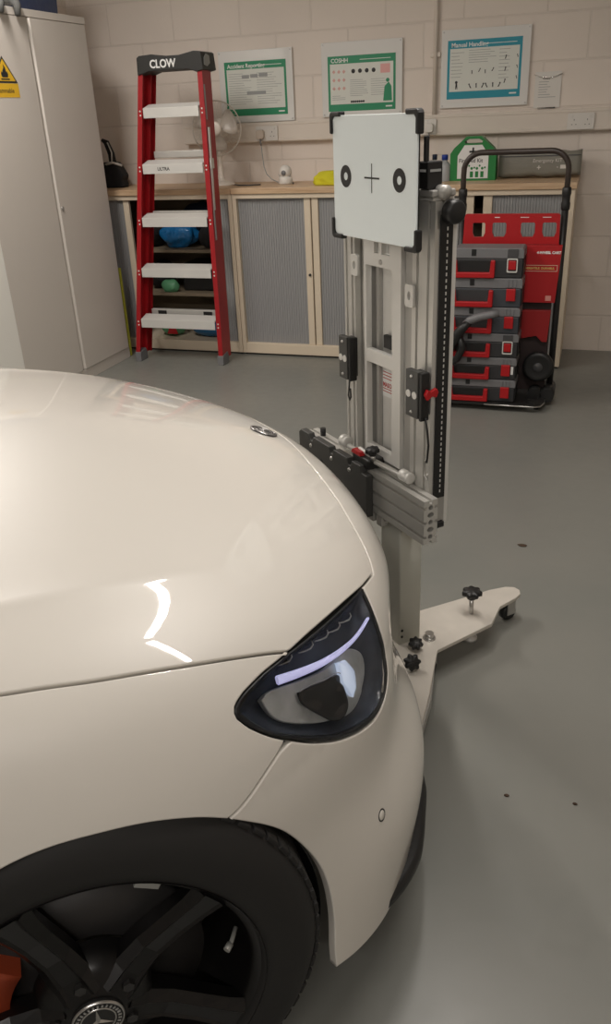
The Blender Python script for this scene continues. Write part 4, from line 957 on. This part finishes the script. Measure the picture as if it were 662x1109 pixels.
# bottles and bits between the board and the first aid kit
M['clear_pl'] = mat('cloudy_plastic', (.62, .66, .68), .2, trans=.5); M['cap_blue'] = mat('blue_cap', srgb(30, 60, 150), .4)
for (x, y, h, r, lab, cc) in ((-.875, 5.20, .125, .033, 'clear bottle with a blue cap beside the first aid kit', 'cap_blue'), (-.945, 5.26, .125, .026, 'slimmer clear bottle with a dark blue cap near the board', 'navy')):
    t = thing('bottle', lab, 'bottle', (x, y, WT))
    MB().lathe([(0, 0), (r, 0), (r, .004), (r, h * .66), (r * .8, h * .78), (r * .45, h * .86), (r * .45, h)], n=24).build('bottle_body', M['clear_pl'], t)
    MB().lathe([(0, h + .018), (r * .52, h + .018), (r * .56, h + .012), (r * .56, h - .010), (0, h - .010)], n=20).build('bottle_cap', M[cc], t)
o = MB().box(-1.06, -.985, 5.14, 5.22, WT, WT + .095, .004).build('spray_pack', mat('pale_green_pack', srgb(140, 170, 110), .4)); tag(o, 'small pale green carton behind the board\'s right edge', 'carton')
MB().box(-1.055, -.99, 5.138, 5.14, WT + .055, WT + .085).build('label_band', M['grey_text'], o)

# ------------------------------------------------------------------ calibration stand in front of the car
# stand space: x along the beam (u), y away from the car; n is the distance towards the car
SA = R(-43.5)
t = thing('calibration_stand', 'tall aluminium calibration stand with twin rails and crossbeam at the car\'s nose', 'stand', (-.404, 1.870, 0), SA); ST = t
def nb(mb, u0, u1, n0, n1, z0, z1, c=0.): return mb.box(u0, u1, -n0, -n1, z0, z1, c)
M['plate'] = mat('pale_steel_plate', srgb(200, 194, 184), .45, .2, var=(18, .12), bump=(8, .15, .002))
out = [(-.125, -.02), (-.115, -.151), (-.105, -.28), (-.098, -.40), (-.086, -.455), (-.070, -.476), (-.048, -.478), (-.030, -.465), (-.020, -.44), (-.007, -.367), (.05, -.289), (.074, -.078), (.221, .056), (.30, .135), (.315, .165), (.29, .19), (.26, .185), (.12, .09), (.05, .07), (-.14, .07), (-.21, .09), (-.35, .185), (-.38, .19), (-.405, .165), (-.39, .135), (-.31, .056), (-.17, -.05)]
MB().prism([(u, -n) for u, n in out], 2, .078, .090).build('base_plate', M['plate'], t, bevel=.002)
mb = MB(); mb.prism([(.068, .078), (.080, .072), (.075, .06), (.295, -.148), (.306, -.138), (.222, -.05)], 2, .050, .080); mb.build('base_flange', M['alu_dark'], t)
def caster(u, n):
    c = MB().box(u - .018, u + .018, -n - .018, -n + .018, .070, .078, .002)
    for s in (-1, 1): c.box(u + s * .018 - .002, u + s * .018 + .002, -n - .014, -n + .014, .025, .074)
    c = c.build('caster_fork', M['alu_dark'], t)
    MB().lathe([(0, -.013), (.022, -.013), (.026, -.009), (.026, .009), (.022, .013), (0, .013)], (u, -n, .027), axis=0, n=28).build('caster_wheel', M['black'], c)
for u, n in ((-.050, -.435), (.275, .15), (-.367, .15)): caster(u, n)
def star_knob(name, c, ax, r, h, parent, stem=0., lobes=7):
    ax = Vector(ax).normalized(); e1 = ax.orthogonal().normalized(); e2 = ax.cross(e1); pr = []
    mb = MB(); rings = []; 
    for (k, z) in ((.80, 0), (1, .15 * h), (1, .75 * h), (.85, h), (.0, h * 1.02)):
        rings.append([Vector(c) + ax * z + (e1 * cos(a) + e2 * sin(a)) * r * k * (1 - .13 * (1 - cos(a * lobes)) * .9) for a in [2 * pi * i / 56 for i in range(56)]])
    v = [p for q in rings for p in q]; mb.add(v, [(i * 56 + j, i * 56 + (j + 1) % 56, (i + 1) * 56 + (j + 1) % 56, (i + 1) * 56 + j) for i in range(4) for j in range(56)], True); mb.add(v, [tuple(range(56))])
    mb.cyl(Vector(c) - ax * h * .6, Vector(c), r * .45, n=20)
    k = mb.build(name, M['black'], parent)
    if stem: MB().cyl(Vector(c) - ax * (h * .6 + stem), Vector(c) - ax * h * .55, .0065, n=14).build('threaded_stem', M['steel'], k)
    return k
star_knob('levelling_knob', (-.024, .271, .152), (0, 0, 1), .030, .017, t, stem=.075)
MB().lathe([(0, .0), (.022, 0), (.022, .008), (.010, .014), (.008, .078)], (-.024, .271, .0), n=24).build('levelling_foot', M['alu_light'], t)
star_knob('locking_knob', (.038, .030, .104), (.35, -.2, 1), .021, .014, t)
star_knob('locking_knob', (.104, -.030, .110), (.9, -.3, .5), .024, .015, t, stem=.02)
MB().cyl((.016, .092, .090), (.016, .092, .108), .0135, .0125, 20).cyl((.016, .092, .090), (.016, .092, .094), .018).build('hex_bolt', M['steel'], t)
# column
mb = MB(); mb.prism(rrect(.093, .072, .006, 3, -.0465, .037), 2, .090, .605, True); col = mb.build('column', mat('column_paint', srgb(196, 196, 186), .5, .1), t)
for (y, z) in ((.010, .115), (.010, .135)): MB().cyl((.0, y, z), (.0015, y, z), .004, n=10).build('screw_head', M['black'], col)
# extruded rails: section with slots, swept upwards
def ext(u0, u1, n0, n1, z0, z1, slots_n=2, name='rail', m=None, parent=None):
    """aluminium profile whose car side (n1) and outer sides are slotted"""
    w = u1 - u0; d = .006; pts = [(u0, -n0)]
    pts = [(u0, -n0), (u1, -n0)]
    D = n1 - n0                                         # outer side slots
    for f in (.33, .66):
        y = -(n0 + D * f); pts += [(u1, y + .004), (u1 - d, y + .004), (u1 - d, y - .004), (u1, y - .004)]
    pts.append((u1, -n1))
    for k in range(slots_n):
        x = u1 - w * (k + .5 + .0) / slots_n; pts += [(x + .0045, -n1), (x + .0045, -n1 + d), (x - .0045, -n1 + d), (x - .0045, -n1)]
    pts.append((u0, -n1))
    return MB().prism(pts, 2, z0, z1).build(name, m or M['alu'], parent or t)
lean = 0
ext(.040, .120, -.058, .000, .515, 1.262, 2, 'right_rail'); rr_ = bpy.data.objects['right_rail']
nb(MB(), .1195, .1215, -.056, -.046, .515, 1.24).build('rail_edge', M['alu_light'], rr_)
ext(-.256, -.204, -.058, .000, .575, 1.25, 2, 'left_rail')
nb(MB(), .042, .118, -.050, .0045, 1.262, 1.270, .002).build('end_cap', M['alu_light'], rr_)
# toothed belt track on the outer face of the right rail
tr = nb(MB(), .1205, .1235, -.045, -.012, .585, 1.235, .001).build('belt_track', M['black'], rr_)
mb = MB()
for i in range(46):
    z = .60 + i * .0134; nb(mb, .1236, .1244, -.0315, -.0285, z, z + .0072)
mb.build('belt_marks', M['alu_light'], tr)
MB().lathe([(0, .030), (.019, .030), (.0235, .026), (.0245, .020), (.0245, .006), (.018, 0), (0, 0)], (.119, .036, 1.240), axis=0, n=36).build('pulley_knob', M['black'], t)
nb(MB(), .08, .128, -.044, .010, .505, .520, .002).build('track_foot', M['black'], t)
nb(MB(), .086, .121, -.050, .0, .52, .60, .003).build('rail_foot', M['alu_dark'], t)
# centre frame: one plate with three windows
cf = with_hole([(-.157, .625), (.002, .625), (.002, 1.165), (-.157, 1.165)], [[(-.147, .902), (-.034, .902), (-.034, 1.105), (-.147, 1.105)], [(-.147, .650), (-.034, .650), (-.034, .870), (-.147, .870)], [(-.110, 1.135), (-.09, 1.135), (-.09, 1.160), (-.110, 1.160)], [(-.078, 1.135), (-.045, 1.135), (-.045, 1.160), (-.078, 1.160)]], 1, -.004, .012, M['alu_light'], 'centre_frame', t)
mb = MB(); mb.cyl((-.082, -.004, 1.117), (-.082, -.006, 1.117), .006, n=16); mb.build('frame_screw', M['steel'], cf)
nb(MB(), -.165, .030, -.040, -.032, .60, 1.17).build('back_panel', M['alu_light'], t)
nb(MB(), -.1655, -.152, -.031, -.012, .62, 1.16, .002).build('inner_upright', M['alu_dark'], t)
nb(MB(), -.140, -.128, -.031, -.020, .62, 1.16, .001).build('inner_upright', M['alu_dark'], t)
nb(MB(), .004, .037, -.052, -.006, .60, 1.22, .002).build('inner_upright', M['alu_dark'], t)
nb(MB(), -.200, -.158, -.050, -.018, .60, 1.20, .002).build('inner_upright', M['alu'], t)
nb(MB(), -.105, .04, -.030, -.018, .908, .940, .002).build('cross_strap', M['black'], t)
ex = 0
for (u, z) in ((-.192, 1.098), (.042, 1.060)):
    with_hole(rrect(.032, .05, .006, 3, u, z), [[(u + .006 * cos(a), z + .010 * sin(a)) for a in [2 * pi * i / 14 for i in range(14)]]], 1, -.010, -.004, M['alu_light'], 'mounting_tab', t)
# sticker
sk = nb(MB(), -.128, -.078, -.0320, -.0314, .778, .848).build('sticker', M['white_text'], t); M['sticker_red'] = mat('sticker_red', srgb(176, 60, 56), .5)
text('MASO', .0165, M['sticker_red'], sk, frame_m((-.126, .0313, .803), (1, 0, 0), (0, 0, 1), (0, -1, 0)), bold=.0004, sx=.86)
mb = MB()
for z in (.797, .790, .824, .832, .840): nb(mb, -.126, -.082, -.0314, -.0310, z, z + .0022)
mb.build('sticker_print', M['sticker_red'], sk)
# clamp plates
M['clampg'] = mat('clamp_grey', (.055, .055, .052), .45)
def clamp(u0, u1, z0, z1, uo):
    c = nb(MB(), u0, u1, .018, .034, z0, z1, .002).build('clamp_plate', M['clampg'], t)
    nb(MB(), u1 + .0005, uo, .008, .031, z0 - .004, z1 - .001, .003).build('clamp_block', M['black'], c); nb(MB(), u0 + .010, u1, .000, .0175, z0 + .004, z1 - .004, .003).build('clamp_block', M['black'], c)
    zc = (z0 + z1) / 2
    for f in (.28, .78): MB().cyl((u0 + (u1 - u0) * f, -.034, zc), (u0 + (u1 - u0) * f, -.0362, zc), .0085, n=24).build('magnet', M['alu_light'], c)
    for dz in (-.042, .042): MB().lathe([(0, -.038), (.003, -.0375), (.004, -.034)], ((u0 + u1) / 2, 0, zc + dz), axis=1, n=14).build('screw_head', M['steel'], c)
clamp(-.235, -.195, .812, .922, -.187); clamp(.068, .115, .795, .905, .126)
lv = MB().prism([(-.020, .842), (-.026, .856), (-.020, .868), (-.010, .862), (.004, .868), (.010, .858), (.004, .846), (-.008, .850)], 0, .1265, .137).build('red_lever', M['red'], t, bevel=.002)
MB().tube([(-.205, -.02, .812), (-.206, -.022, .79), (-.211, -.022, .765), (-.207, -.02, .752), (-.201, -.02, .762), (-.203, -.02, .785)], .0022, 6).build('wire_clip', M['black'], t)
MB().tube([(.128, -.02, .800), (.134, -.018, .77), (.137, -.016, .735), (.134, -.016, .705), (.131, -.016, .69)], .0026, 6).build('cord', M['black'], t)
MB().tube([(.131, -.016, .70), (.124, -.016, .69), (.124, -.016, .655), (.135, -.016, .648), (.136, -.016, .665)], .0018, 6).build('wire_clip', M['steel'], t)
for (u, n, z, r, l) in ((-.225, .016, .618, .016, .030), (.052, .008, .612, .0145, .040)):
    rl = MB().lathe([(0, -l / 2), (r * .8, -l / 2), (r, -l / 2 + .003), (r, l / 2 - .012), (r * .86, l / 2 - .011), (r * .86, l / 2 - .008), (r, l / 2 - .007), (r, l / 2 - .002), (r * .8, l / 2), (0, l / 2)], (u, -n - .01, z + .015), axis=0, n=28).build('roller', M['alu_light'], t)
MB().tube([(-.20, -.03, .628), (-.10, -.03, .626), (.03, -.02, .624)], .007, 10).build('roller_shaft', M['alu'], t)
# crossbeam: four-cell slotted extrusion, open end at the right
def cell_outline(z0, z1, n0, n1, k):
    """slotted outline in (y, z)"""
    pts = []; d = .0085; s = .004; h = (z1 - z0) / k; y0, y1 = -n1, -n0
    pts.append((y0, z0)); pts += [((y0 + y1) / 2 - s, z0), ((y0 + y1) / 2 - s, z0 + d), ((y0 + y1) / 2 + s, z0 + d), ((y0 + y1) / 2 + s, z0)]; pts.append((y1, z0))
    for i in range(k):
        c = z0 + h * (i + .5); pts += [(y1, c - s), (y1 - d, c - s), (y1 - d, c + s), (y1, c + s)]
    pts.append((y1, z1)); pts += [((y0 + y1) / 2 + s, z1), ((y0 + y1) / 2 + s, z1 - d), ((y0 + y1) / 2 - s, z1 - d), ((y0 + y1) / 2 - s, z1)]; pts.append((y0, z1))
    for i in reversed(range(k)):
        c = z0 + h * (i + .5); pts += [(y0, c + s), (y0 + d, c + s), (y0 + d, c - s), (y0, c - s)]
    return pts
holes = []
for i in range(3):
    c = .490 + .0385 * (i + .5)
    holes.append([(-.021 + .0065 * cos(a), c + .0065 * sin(a)) for a in [2 * pi * j / 12 for j in range(12)]])
for i in (1, 2): holes.append([(-.021 + .010 * cos(a), .490 + .0385 * i + .0075 * sin(a)) for a in [2 * pi * j / 6 for j in range(6)]])
bm0 = with_hole(cell_outline(.490, .6055, .0015, .0405, 3), holes, 0, -.425, .160, M['alu'], 'crossbeam', t)
# bumper board on the beam: notched black plate
bp_ = [(-.430, .478), (-.062, .478), (-.062, .596), (-.088, .596), (-.092, .614), (-.135, .614), (-.140, .598), (-.152, .598), (-.157, .614), (-.23, .614), (-.235, .599), (-.247, .599), (-.252, .614), (-.345, .614), (-.35, .600), (-.365, .600), (-.372, .616), (-.418, .616), (-.430, .606)]
bb = MB().prism([(u, z) for u, z in bp_], 1, -.062, -.0415).build('beam_board', M['clampg'], t, bevel=.002)
for u in (-.146, -.241, -.358): MB().lathe([(0, -.066), (.005, -.065), (.006, -.062)], (u, 0, .585), axis=1, n=14).build('screw_head', M['steel'], bb)
for u in (-.30,): MB().cyl((u, -.062, .55), (u, -.0635, .55), .012, n=20).build('recess_washer', M['black'], bb)
MB().cyl((-.36, -.020, .606), (-.36, -.020, .628), .008, n=14).build('beam_stud', M['black'], t)
nb(MB(), -.150, -.070, .000, .050, .6065, .632, .004).build('beam_bracket', M['black'], t)
MB().tube([(-.150, -.030, .636), (-.135, -.034, .643), (-.110, -.034, .640), (-.085, -.030, .650)], .005, 8).build('latch_arm', M['alu_light'], t)
MB().prism([(-.152, .633), (-.108, .633), (-.112, .642), (-.146, .643)], 1, -.052, -.036).build('red_latch', M['red'], t)
star_knob('clamp_knob', (-.072, -.036, .652), (0, -.1, 1), .019, .013, t, stem=.014)
for u in (-.085, -.045): nb(MB(), u - .012, u + .012, .010, .036, .455, .4895, .003).build('beam_foot', M['alu_dark'], t)
MB().cyl((-.01, -.038, .482), (-.01, -.030, .4895), .006, n=12).build('foot_bolt', M['steel'], t)
nb(MB(), -.10, .02, -.060, -.0, .60, .615, .002).build('column_cap', M['alu_dark'], t)
# head of the mast: device box and silver hinge
MB().box(.078, .112, -.016, .022, 1.285, 1.338, .003).build('control_box', M['black'], t); cb_ = bpy.data.objects['control_box']
MB().box(.1122, .1128, -.010, .017, 1.318, 1.323).build('white_mark', M['grey_text'], cb_); MB().box(.084, .106, -.0166, -.016, 1.318, 1.323).build('white_mark', M['white_text'], cb_)
nb(MB(), .060, .125, -.048, .012, 1.270, 1.284, .003).build('head_plate', M['alu_dark'], t)
MB().lathe([(0, 0), (.011, 0), (.0135, .002), (.0135, .026), (0, .028)], (.112, .014, 1.280), axis=0, n=28).build('hinge_barrel', M['alu_dark'], t)
nb(MB(), .112, .120, .018, .028, 1.338, 1.386, .002).build('clip_arm', M['black'], t)
# struts that carry the target
for u in (-.10, .02): nb(MB(), u - .012, u + .012, -.01, .044, 1.20, 1.25, .002).build('target_bracket', M['black'], t)
nb(MB(), -.25, .12, -.02, -.004, 1.205, 1.245, .002).build('head_beam', M['alu_dark'], t)

# the target board itself
t = thing('calibration_board', 'pale blue-white target board with two black rings and a cross on the stand', 'target board', (-.404, 1.870, 0), SA)
M['target'] = mat('target_white', srgb(240, 249, 250), .35)
brd = nb(MB(), -.209, .123, .046, .0505, 1.173, 1.428, .001).build('target_face', M['target'], t)
nb(MB(), -.208, .1245, .0442, .0458, 1.172, 1.427).build('backing_sheet', M['black'], t)
for u in (-.153, .062):
    MB().lathe([(.0085, -.0508), (.0085, -.0512), (.0235, -.0512), (.0235, -.0508)], (u, 0, 1.303), axis=1, n=48, smooth=False).build('ring_mark', M['black_text'], brd)
mb = MB(); nb(mb, -.074, -.014, .0507, .0511, 1.3015, 1.3050); nb(mb, -.0457, -.0428, .0507, .0511, 1.273, 1.3325); mb.build('cross_mark', M['black_text'], brd)
for (u, z, su, sz) in ((-.209, 1.428, 1, -1), (.123, 1.428, -1, -1), (-.209, 1.173, 1, 1), (.123, 1.173, -1, 1)):
    a, e = .038, .009; o_ = .008
    pts = [(-o_, -o_ + .008), (-o_ + .003, -o_ + .003), (-o_ + .008, -o_), (a, -o_), (a, e * .3), (e, e * .3), (e * .3, e), (e * .3, a), (-o_, a)]
    MB().prism([(u + su * x, z + sz * y_) for x, y_ in pts], 1, -.0550, -.039).build('corner_clip', M['black'], t, bevel=.003)

# ------------------------------------------------------------------ sack trolley with its stack of tool cases
t = thing('sack_trolley', 'folding black sack trolley with red crossplate, loaded with toolboxes', 'trolley', (0, 0, 0)); TY = 4.40
xl, xr, zt = -.645, -.150, 1.222; fr_ = MB(); r = .0135
pts = [(xl, TY, .95)]; pts += [(xl, TY, zt - .10)]
for i in range(1, 9): a = pi - (pi / 2) * i / 8; pts.append((xl + .085 + .085 * cos(a), TY, zt - .085 + .085 * sin(a)))
for i in range(0, 9): a = pi / 2 - (pi / 2) * i / 8; pts.append((xr - .085 + .085 * cos(a), TY, zt - .085 + .085 * sin(a)))
pts += [(xr, TY, .95)]
M['bronze'] = mat('worn_black_tube', (.045, .032, .026), .38, var=(20, .4)); fr_.tube(pts, r, 14).build('handle', M['bronze'], t)
for x in (xl, xr):
    p_ = MB().tube([(x, TY, .05), (x, TY, 1.0)], .0165, 14).build('side_tube', M['black_metal'], t)
    MB().lathe([(.0175, 0), (.021, .004), (.022, .03), (.019, .04), (.019, .065), (.022, .075), (.021, .10), (.0165, .105)], (x, TY, .955), n=20).build('collar', M['black'], p_)
def hexo(cx, cz, w_, h_): return [(cx - w_ / 2, cz - h_ * .2), (cx - w_ * .36, cz - h_ / 2), (cx + w_ * .36, cz - h_ / 2), (cx + w_ / 2, cz - h_ * .2), (cx + w_ / 2, cz + h_ / 2 - .006), (cx + w_ * .42, cz + h_ / 2), (cx - w_ * .42, cz + h_ / 2), (cx - w_ / 2, cz + h_ / 2 - .006)]
rp = with_hole([(xl + .012, .785), (xr - .014, .785), (xr - .018, .935), (xr - .024, .943), (xl + .024, .943), (xl + .018, .935)], [hexo(cx, .868, w_, .068) for cx, w_ in ((-.555, .062), (-.455, .068), (-.317, .068), (-.215, .066))], 1, TY - .030, TY - .008, M['red'], 'crossplate', t)
mb = MB(); mb.box(-.48, -.455, TY - .0305, TY - .03, .925, .929); mb.box(-.355, -.315, TY - .0305, TY - .03, .925, .928); mb.box(-.25, -.21, TY - .0305, TY - .03, .925, .928); mb.box(-.60, -.57, TY - .0305, TY - .03, .787, .791); mb.box(-.555, -.515, TY - .0305, TY - .03, .787, .791); mb.build('small_print', M['white_text'], rp)
# red card sleeve behind the cases
sl = MB().prism([(-.66 + .33, .525), (xr + .022 - .03, .525), (xr + .006, .80), (-.33, .80)], 1, TY - .075, TY - .040).build('card_sleeve', mat('red_card', srgb(172, 18, 24), .5), t, bevel=.001)
text('4-WHEEL CART', .0165, M['white_text'], sl, frame_m((-.262, TY - .0755, .762), (1, 0, 0), (0, 0, 1), (0, -1, 0)), bold=.0008)
text('VERSATILE. DURABLE.', .0145, mat('gold_print', srgb(214, 190, 110), .5), sl, frame_m((-.312, TY - .0755, .688), (1, 0, 0), (0, 0, 1), (0, -1, 0)), bold=.0004)
mb = MB()
for (a, b_, c_, d_) in ((-.320, -.160, .706, .708), (-.320, -.160, .678, .680), (-.161, -.159, .678, .708)): mb.box(a, b_, TY - .0756, TY - .075, c_, d_)
mb.build('gold_border', M['cream'], sl)
MB().box(-.205, -.178, TY - .0756, TY - .075, .535, .560).build('pale_patch', mat('pale_pink', srgb(220, 150, 140), .5), sl)
MB().prism([(-.33, .335), (-.235, .355), (-.205, .325), (-.18, .325), (-.172, .485), (-.33, .485)], 1, TY - .070, TY - .045).build('lower_plate', mat('dull_red_plate', srgb(150, 22, 24), .5), t, bevel=.002)
MB().box(-.60, -.175, TY - .040, TY - .012, .06, .80, .004).build('back_board', mat('brown_black_board', (.03, .018, .017), .6), t)
# wheels folded flat at the foot, axle and load plate
for (x, y) in ((-.212, TY - .085), (-.60, TY + .055)):
    w_ = MB().lathe([(.02, -.020), (.050, -.018), (.058, -.022), (.072, -.018), (.078, -.008), (.078, .008), (.072, .018), (.058, .022), (.050, .018), (.02, .02)], (x, y, .20), axis=1, n=40).build('wheel', M['black'], t)
    MB().lathe([(0, -.024), (.022, -.024), (.026, -.016), (.026, .016), (.022, .024), (0, .024)], (x, y, .20), axis=1, n=24).build('wheel_hub', M['darkgrey'], w_)
for x in (-.155, -.22): MB().cyl((x, TY - .12, .055), (x, TY + .06, .055), .036, n=28).build('rear_wheel', M['black'], t)
lp = with_hole([(-.665, 4.15), (-.205, 4.15), (-.180, 4.17), (-.165, 4.23), (-.165, 4.42), (-.665, 4.42)], [[(-.25, 4.175), (-.21, 4.175), (-.215, 4.21), (-.245, 4.21)], [(-.255, 4.25), (-.20, 4.25), (-.20, 4.31), (-.255, 4.31)]], 2, .030, .044, M['black_metal'], 'load_plate', t)
MB().tube([(-.46, 4.150, .034), (-.21, 4.150, .034), (-.178, 4.165, .034), (-.163, 4.225, .034), (-.163, 4.30, .034)], .004, 8).build('plate_rim', M['steel'], lp)
for x in (-.64, -.20): MB().lathe([(0, -.012), (.015, -.012), (.015, .012), (0, .012)], (x, 4.22, .0155), axis=0, n=18).build('small_roller', M['black'], t)

M['case_dark'] = mat('case_charcoal', (.034, .034, .036), .5); M['case_lid'] = mat('case_grey_lid', (.175, .175, .18), .5); M['case_blue'] = mat('case_bluish', (.05, .055, .065), .45)
lev = [.0455, .163, .278, .400, .530, .671, .812]
names = ['bottom tool case of the stack on the trolley', 'second tool case from the bottom, with a white tag on its latch', 'third tool case from the bottom, silver-framed latch, under the black tool', 'third tool case from the top, behind the black handled tool', 'second tool case from the top of the trolley stack', 'topmost tool case, grey lid and silver-framed red latch']
def tool_case(i):
    z0, z1 = lev[i], lev[i + 1] - .0015; h = z1 - z0; silver = i in (2, 5); g = 'red-handled tool cases stacked on the trolley'
    x0, x1 = -.650 + .002 * (i % 2), -.308 - .002 * (i % 2)
    t = thing('tool_case', names[i], 'toolbox', (0, 4.165, z0), 0, g); d = .150; zb = h * .66
    body = MB().box(x0 + .004, x1 - .004, .006, d, 0, zb, .006).build('case_body', M['case_dark'] if not i in (3, 4) else M['case_blue'], t)
    mb = MB(); mb.prism([(x0, zb + .0005), (x1, zb + .0005), (x1, h - .010), (x1 - .008, h), (x0 + .008, h), (x0, h - .010)], 1, .002, d); lid = mb.build('lid', M['case_lid'], t, bevel=.003)
    mb = MB()
    for k in range(3): mb.box(x1 - .075 + .018 * k, x1 - .066 + .018 * k, -.002, .002, zb + .006, h - .004, .001)
    mb.build('lid_ribs', M['case_lid'], lid)
    MB().box(x0 + .09, x0 + .112, -.0005, .002, zb + .012, h - .004, .001).build('lid_notch', M['black'], lid)
    MB().box(x0 + .03, x0 + .185, .002, .006, .024, zb - .008, .003).build('recess', M['black'] if i not in (3, 4) else M['case_dark'], body)
    # red handle: a U seen from the front
    u0, u1 = x0 + .002, x0 + .205; zl = .004
    MB().prism([(u0, zl), (u0 + .004, zl - .002), (u1 - .004, zl - .002), (u1, zl), (u1 + .001, zb - .008), (u1 - .020, zb - .006), (u1 - .024, zl + .024), (u0 + .026, zl + .024), (u0 + .020, zb - .006), (u0 - .001, zb - .008)], 1, -.016, .004).build('case_handle', M['red'], t, bevel=.004)
    cx = x1 - .052; zc = zb * .60 + .006
    if silver: 
        with_hole(rrect(.050, .066, .006, 3, cx, zc), [rrect(.040, .054, .005, 3, cx, zc)], 1, -.006, -.001, M['alu_light'], 'latch_frame', t)
        MB().box(cx - .024, cx + .024, -.005, .001, zb + .004, h - .002, .002).build('latch_top', M['darkgrey'], t)
    MB().box(cx - (.018 if silver else .022), cx + (.018 if silver else .022), -.009, .002, zc - (.020 if silver else .028), zc + (.022 if silver else .030), .003).build('latch', M['red'], t)
    if i == 1: MB().box(cx + .026, cx + .038, -.001, .004, zc - .02, zc + .02).build('white_tag', M['white_text'], t)
    MB().box(x1 - .002, x1 + .001, .01, d - .01, .01, zb - .004).build('side_plate', M['black'], body)
    if i in (3, 4): text('PROGRADE', .012, M['black_text'], body, frame_m((x0 + .055, .0015, zb - .018), (1, 0, 0), (0, 0, 1), (0, -1, 0))) if False else None
for i in range(6): tool_case(i)
# black handled tool propped across the stack
t = thing('hand_tool', 'black tool with a long grey grip slanting across the toolboxes', 'tool', (0, 0, 0))
MB().tube([(-.57, 4.12, .455), (-.545, 4.11, .475), (-.50, 4.115, .492), (-.44, 4.12, .505), (-.405, 4.125, .512)], [.016, .020, .019, .018, .014], 14).build('grip', M['midgrey'], t)
MB().tube([(-.545, 4.11, .47), (-.585, 4.11, .43), (-.62, 4.11, .375), (-.645, 4.12, .33)], [.017, .024, .030, .028], 14).build('tool_body', M['black'], t)
MB().tube([(-.60, 4.115, .40), (-.575, 4.11, .34), (-.60, 4.115, .28), (-.635, 4.12, .245), (-.648, 4.12, .13)], [.018, .022, .018, .012, .008], 12).build('tool_neck', M['black'], t)

# small debris on the floor
M['debris'] = mat('brown_scrap', (.06, .035, .02), .8)
for (x, y, r_, lab) in ((-.135, 2.708, .016, 'small brown scrap on the floor right of the stand'), (-.063, 1.477, .006, 'tiny dark speck on the floor nearer the bumper'), (.087, 1.493, .005, 'tiny dark speck on the floor further right')):
    tag(blob('floor_scrap', (x, y, .002), (r_, r_ * .6, .003), M['debris'], int(abs(x) * 999), .3, flat=.0002), lab, 'debris')
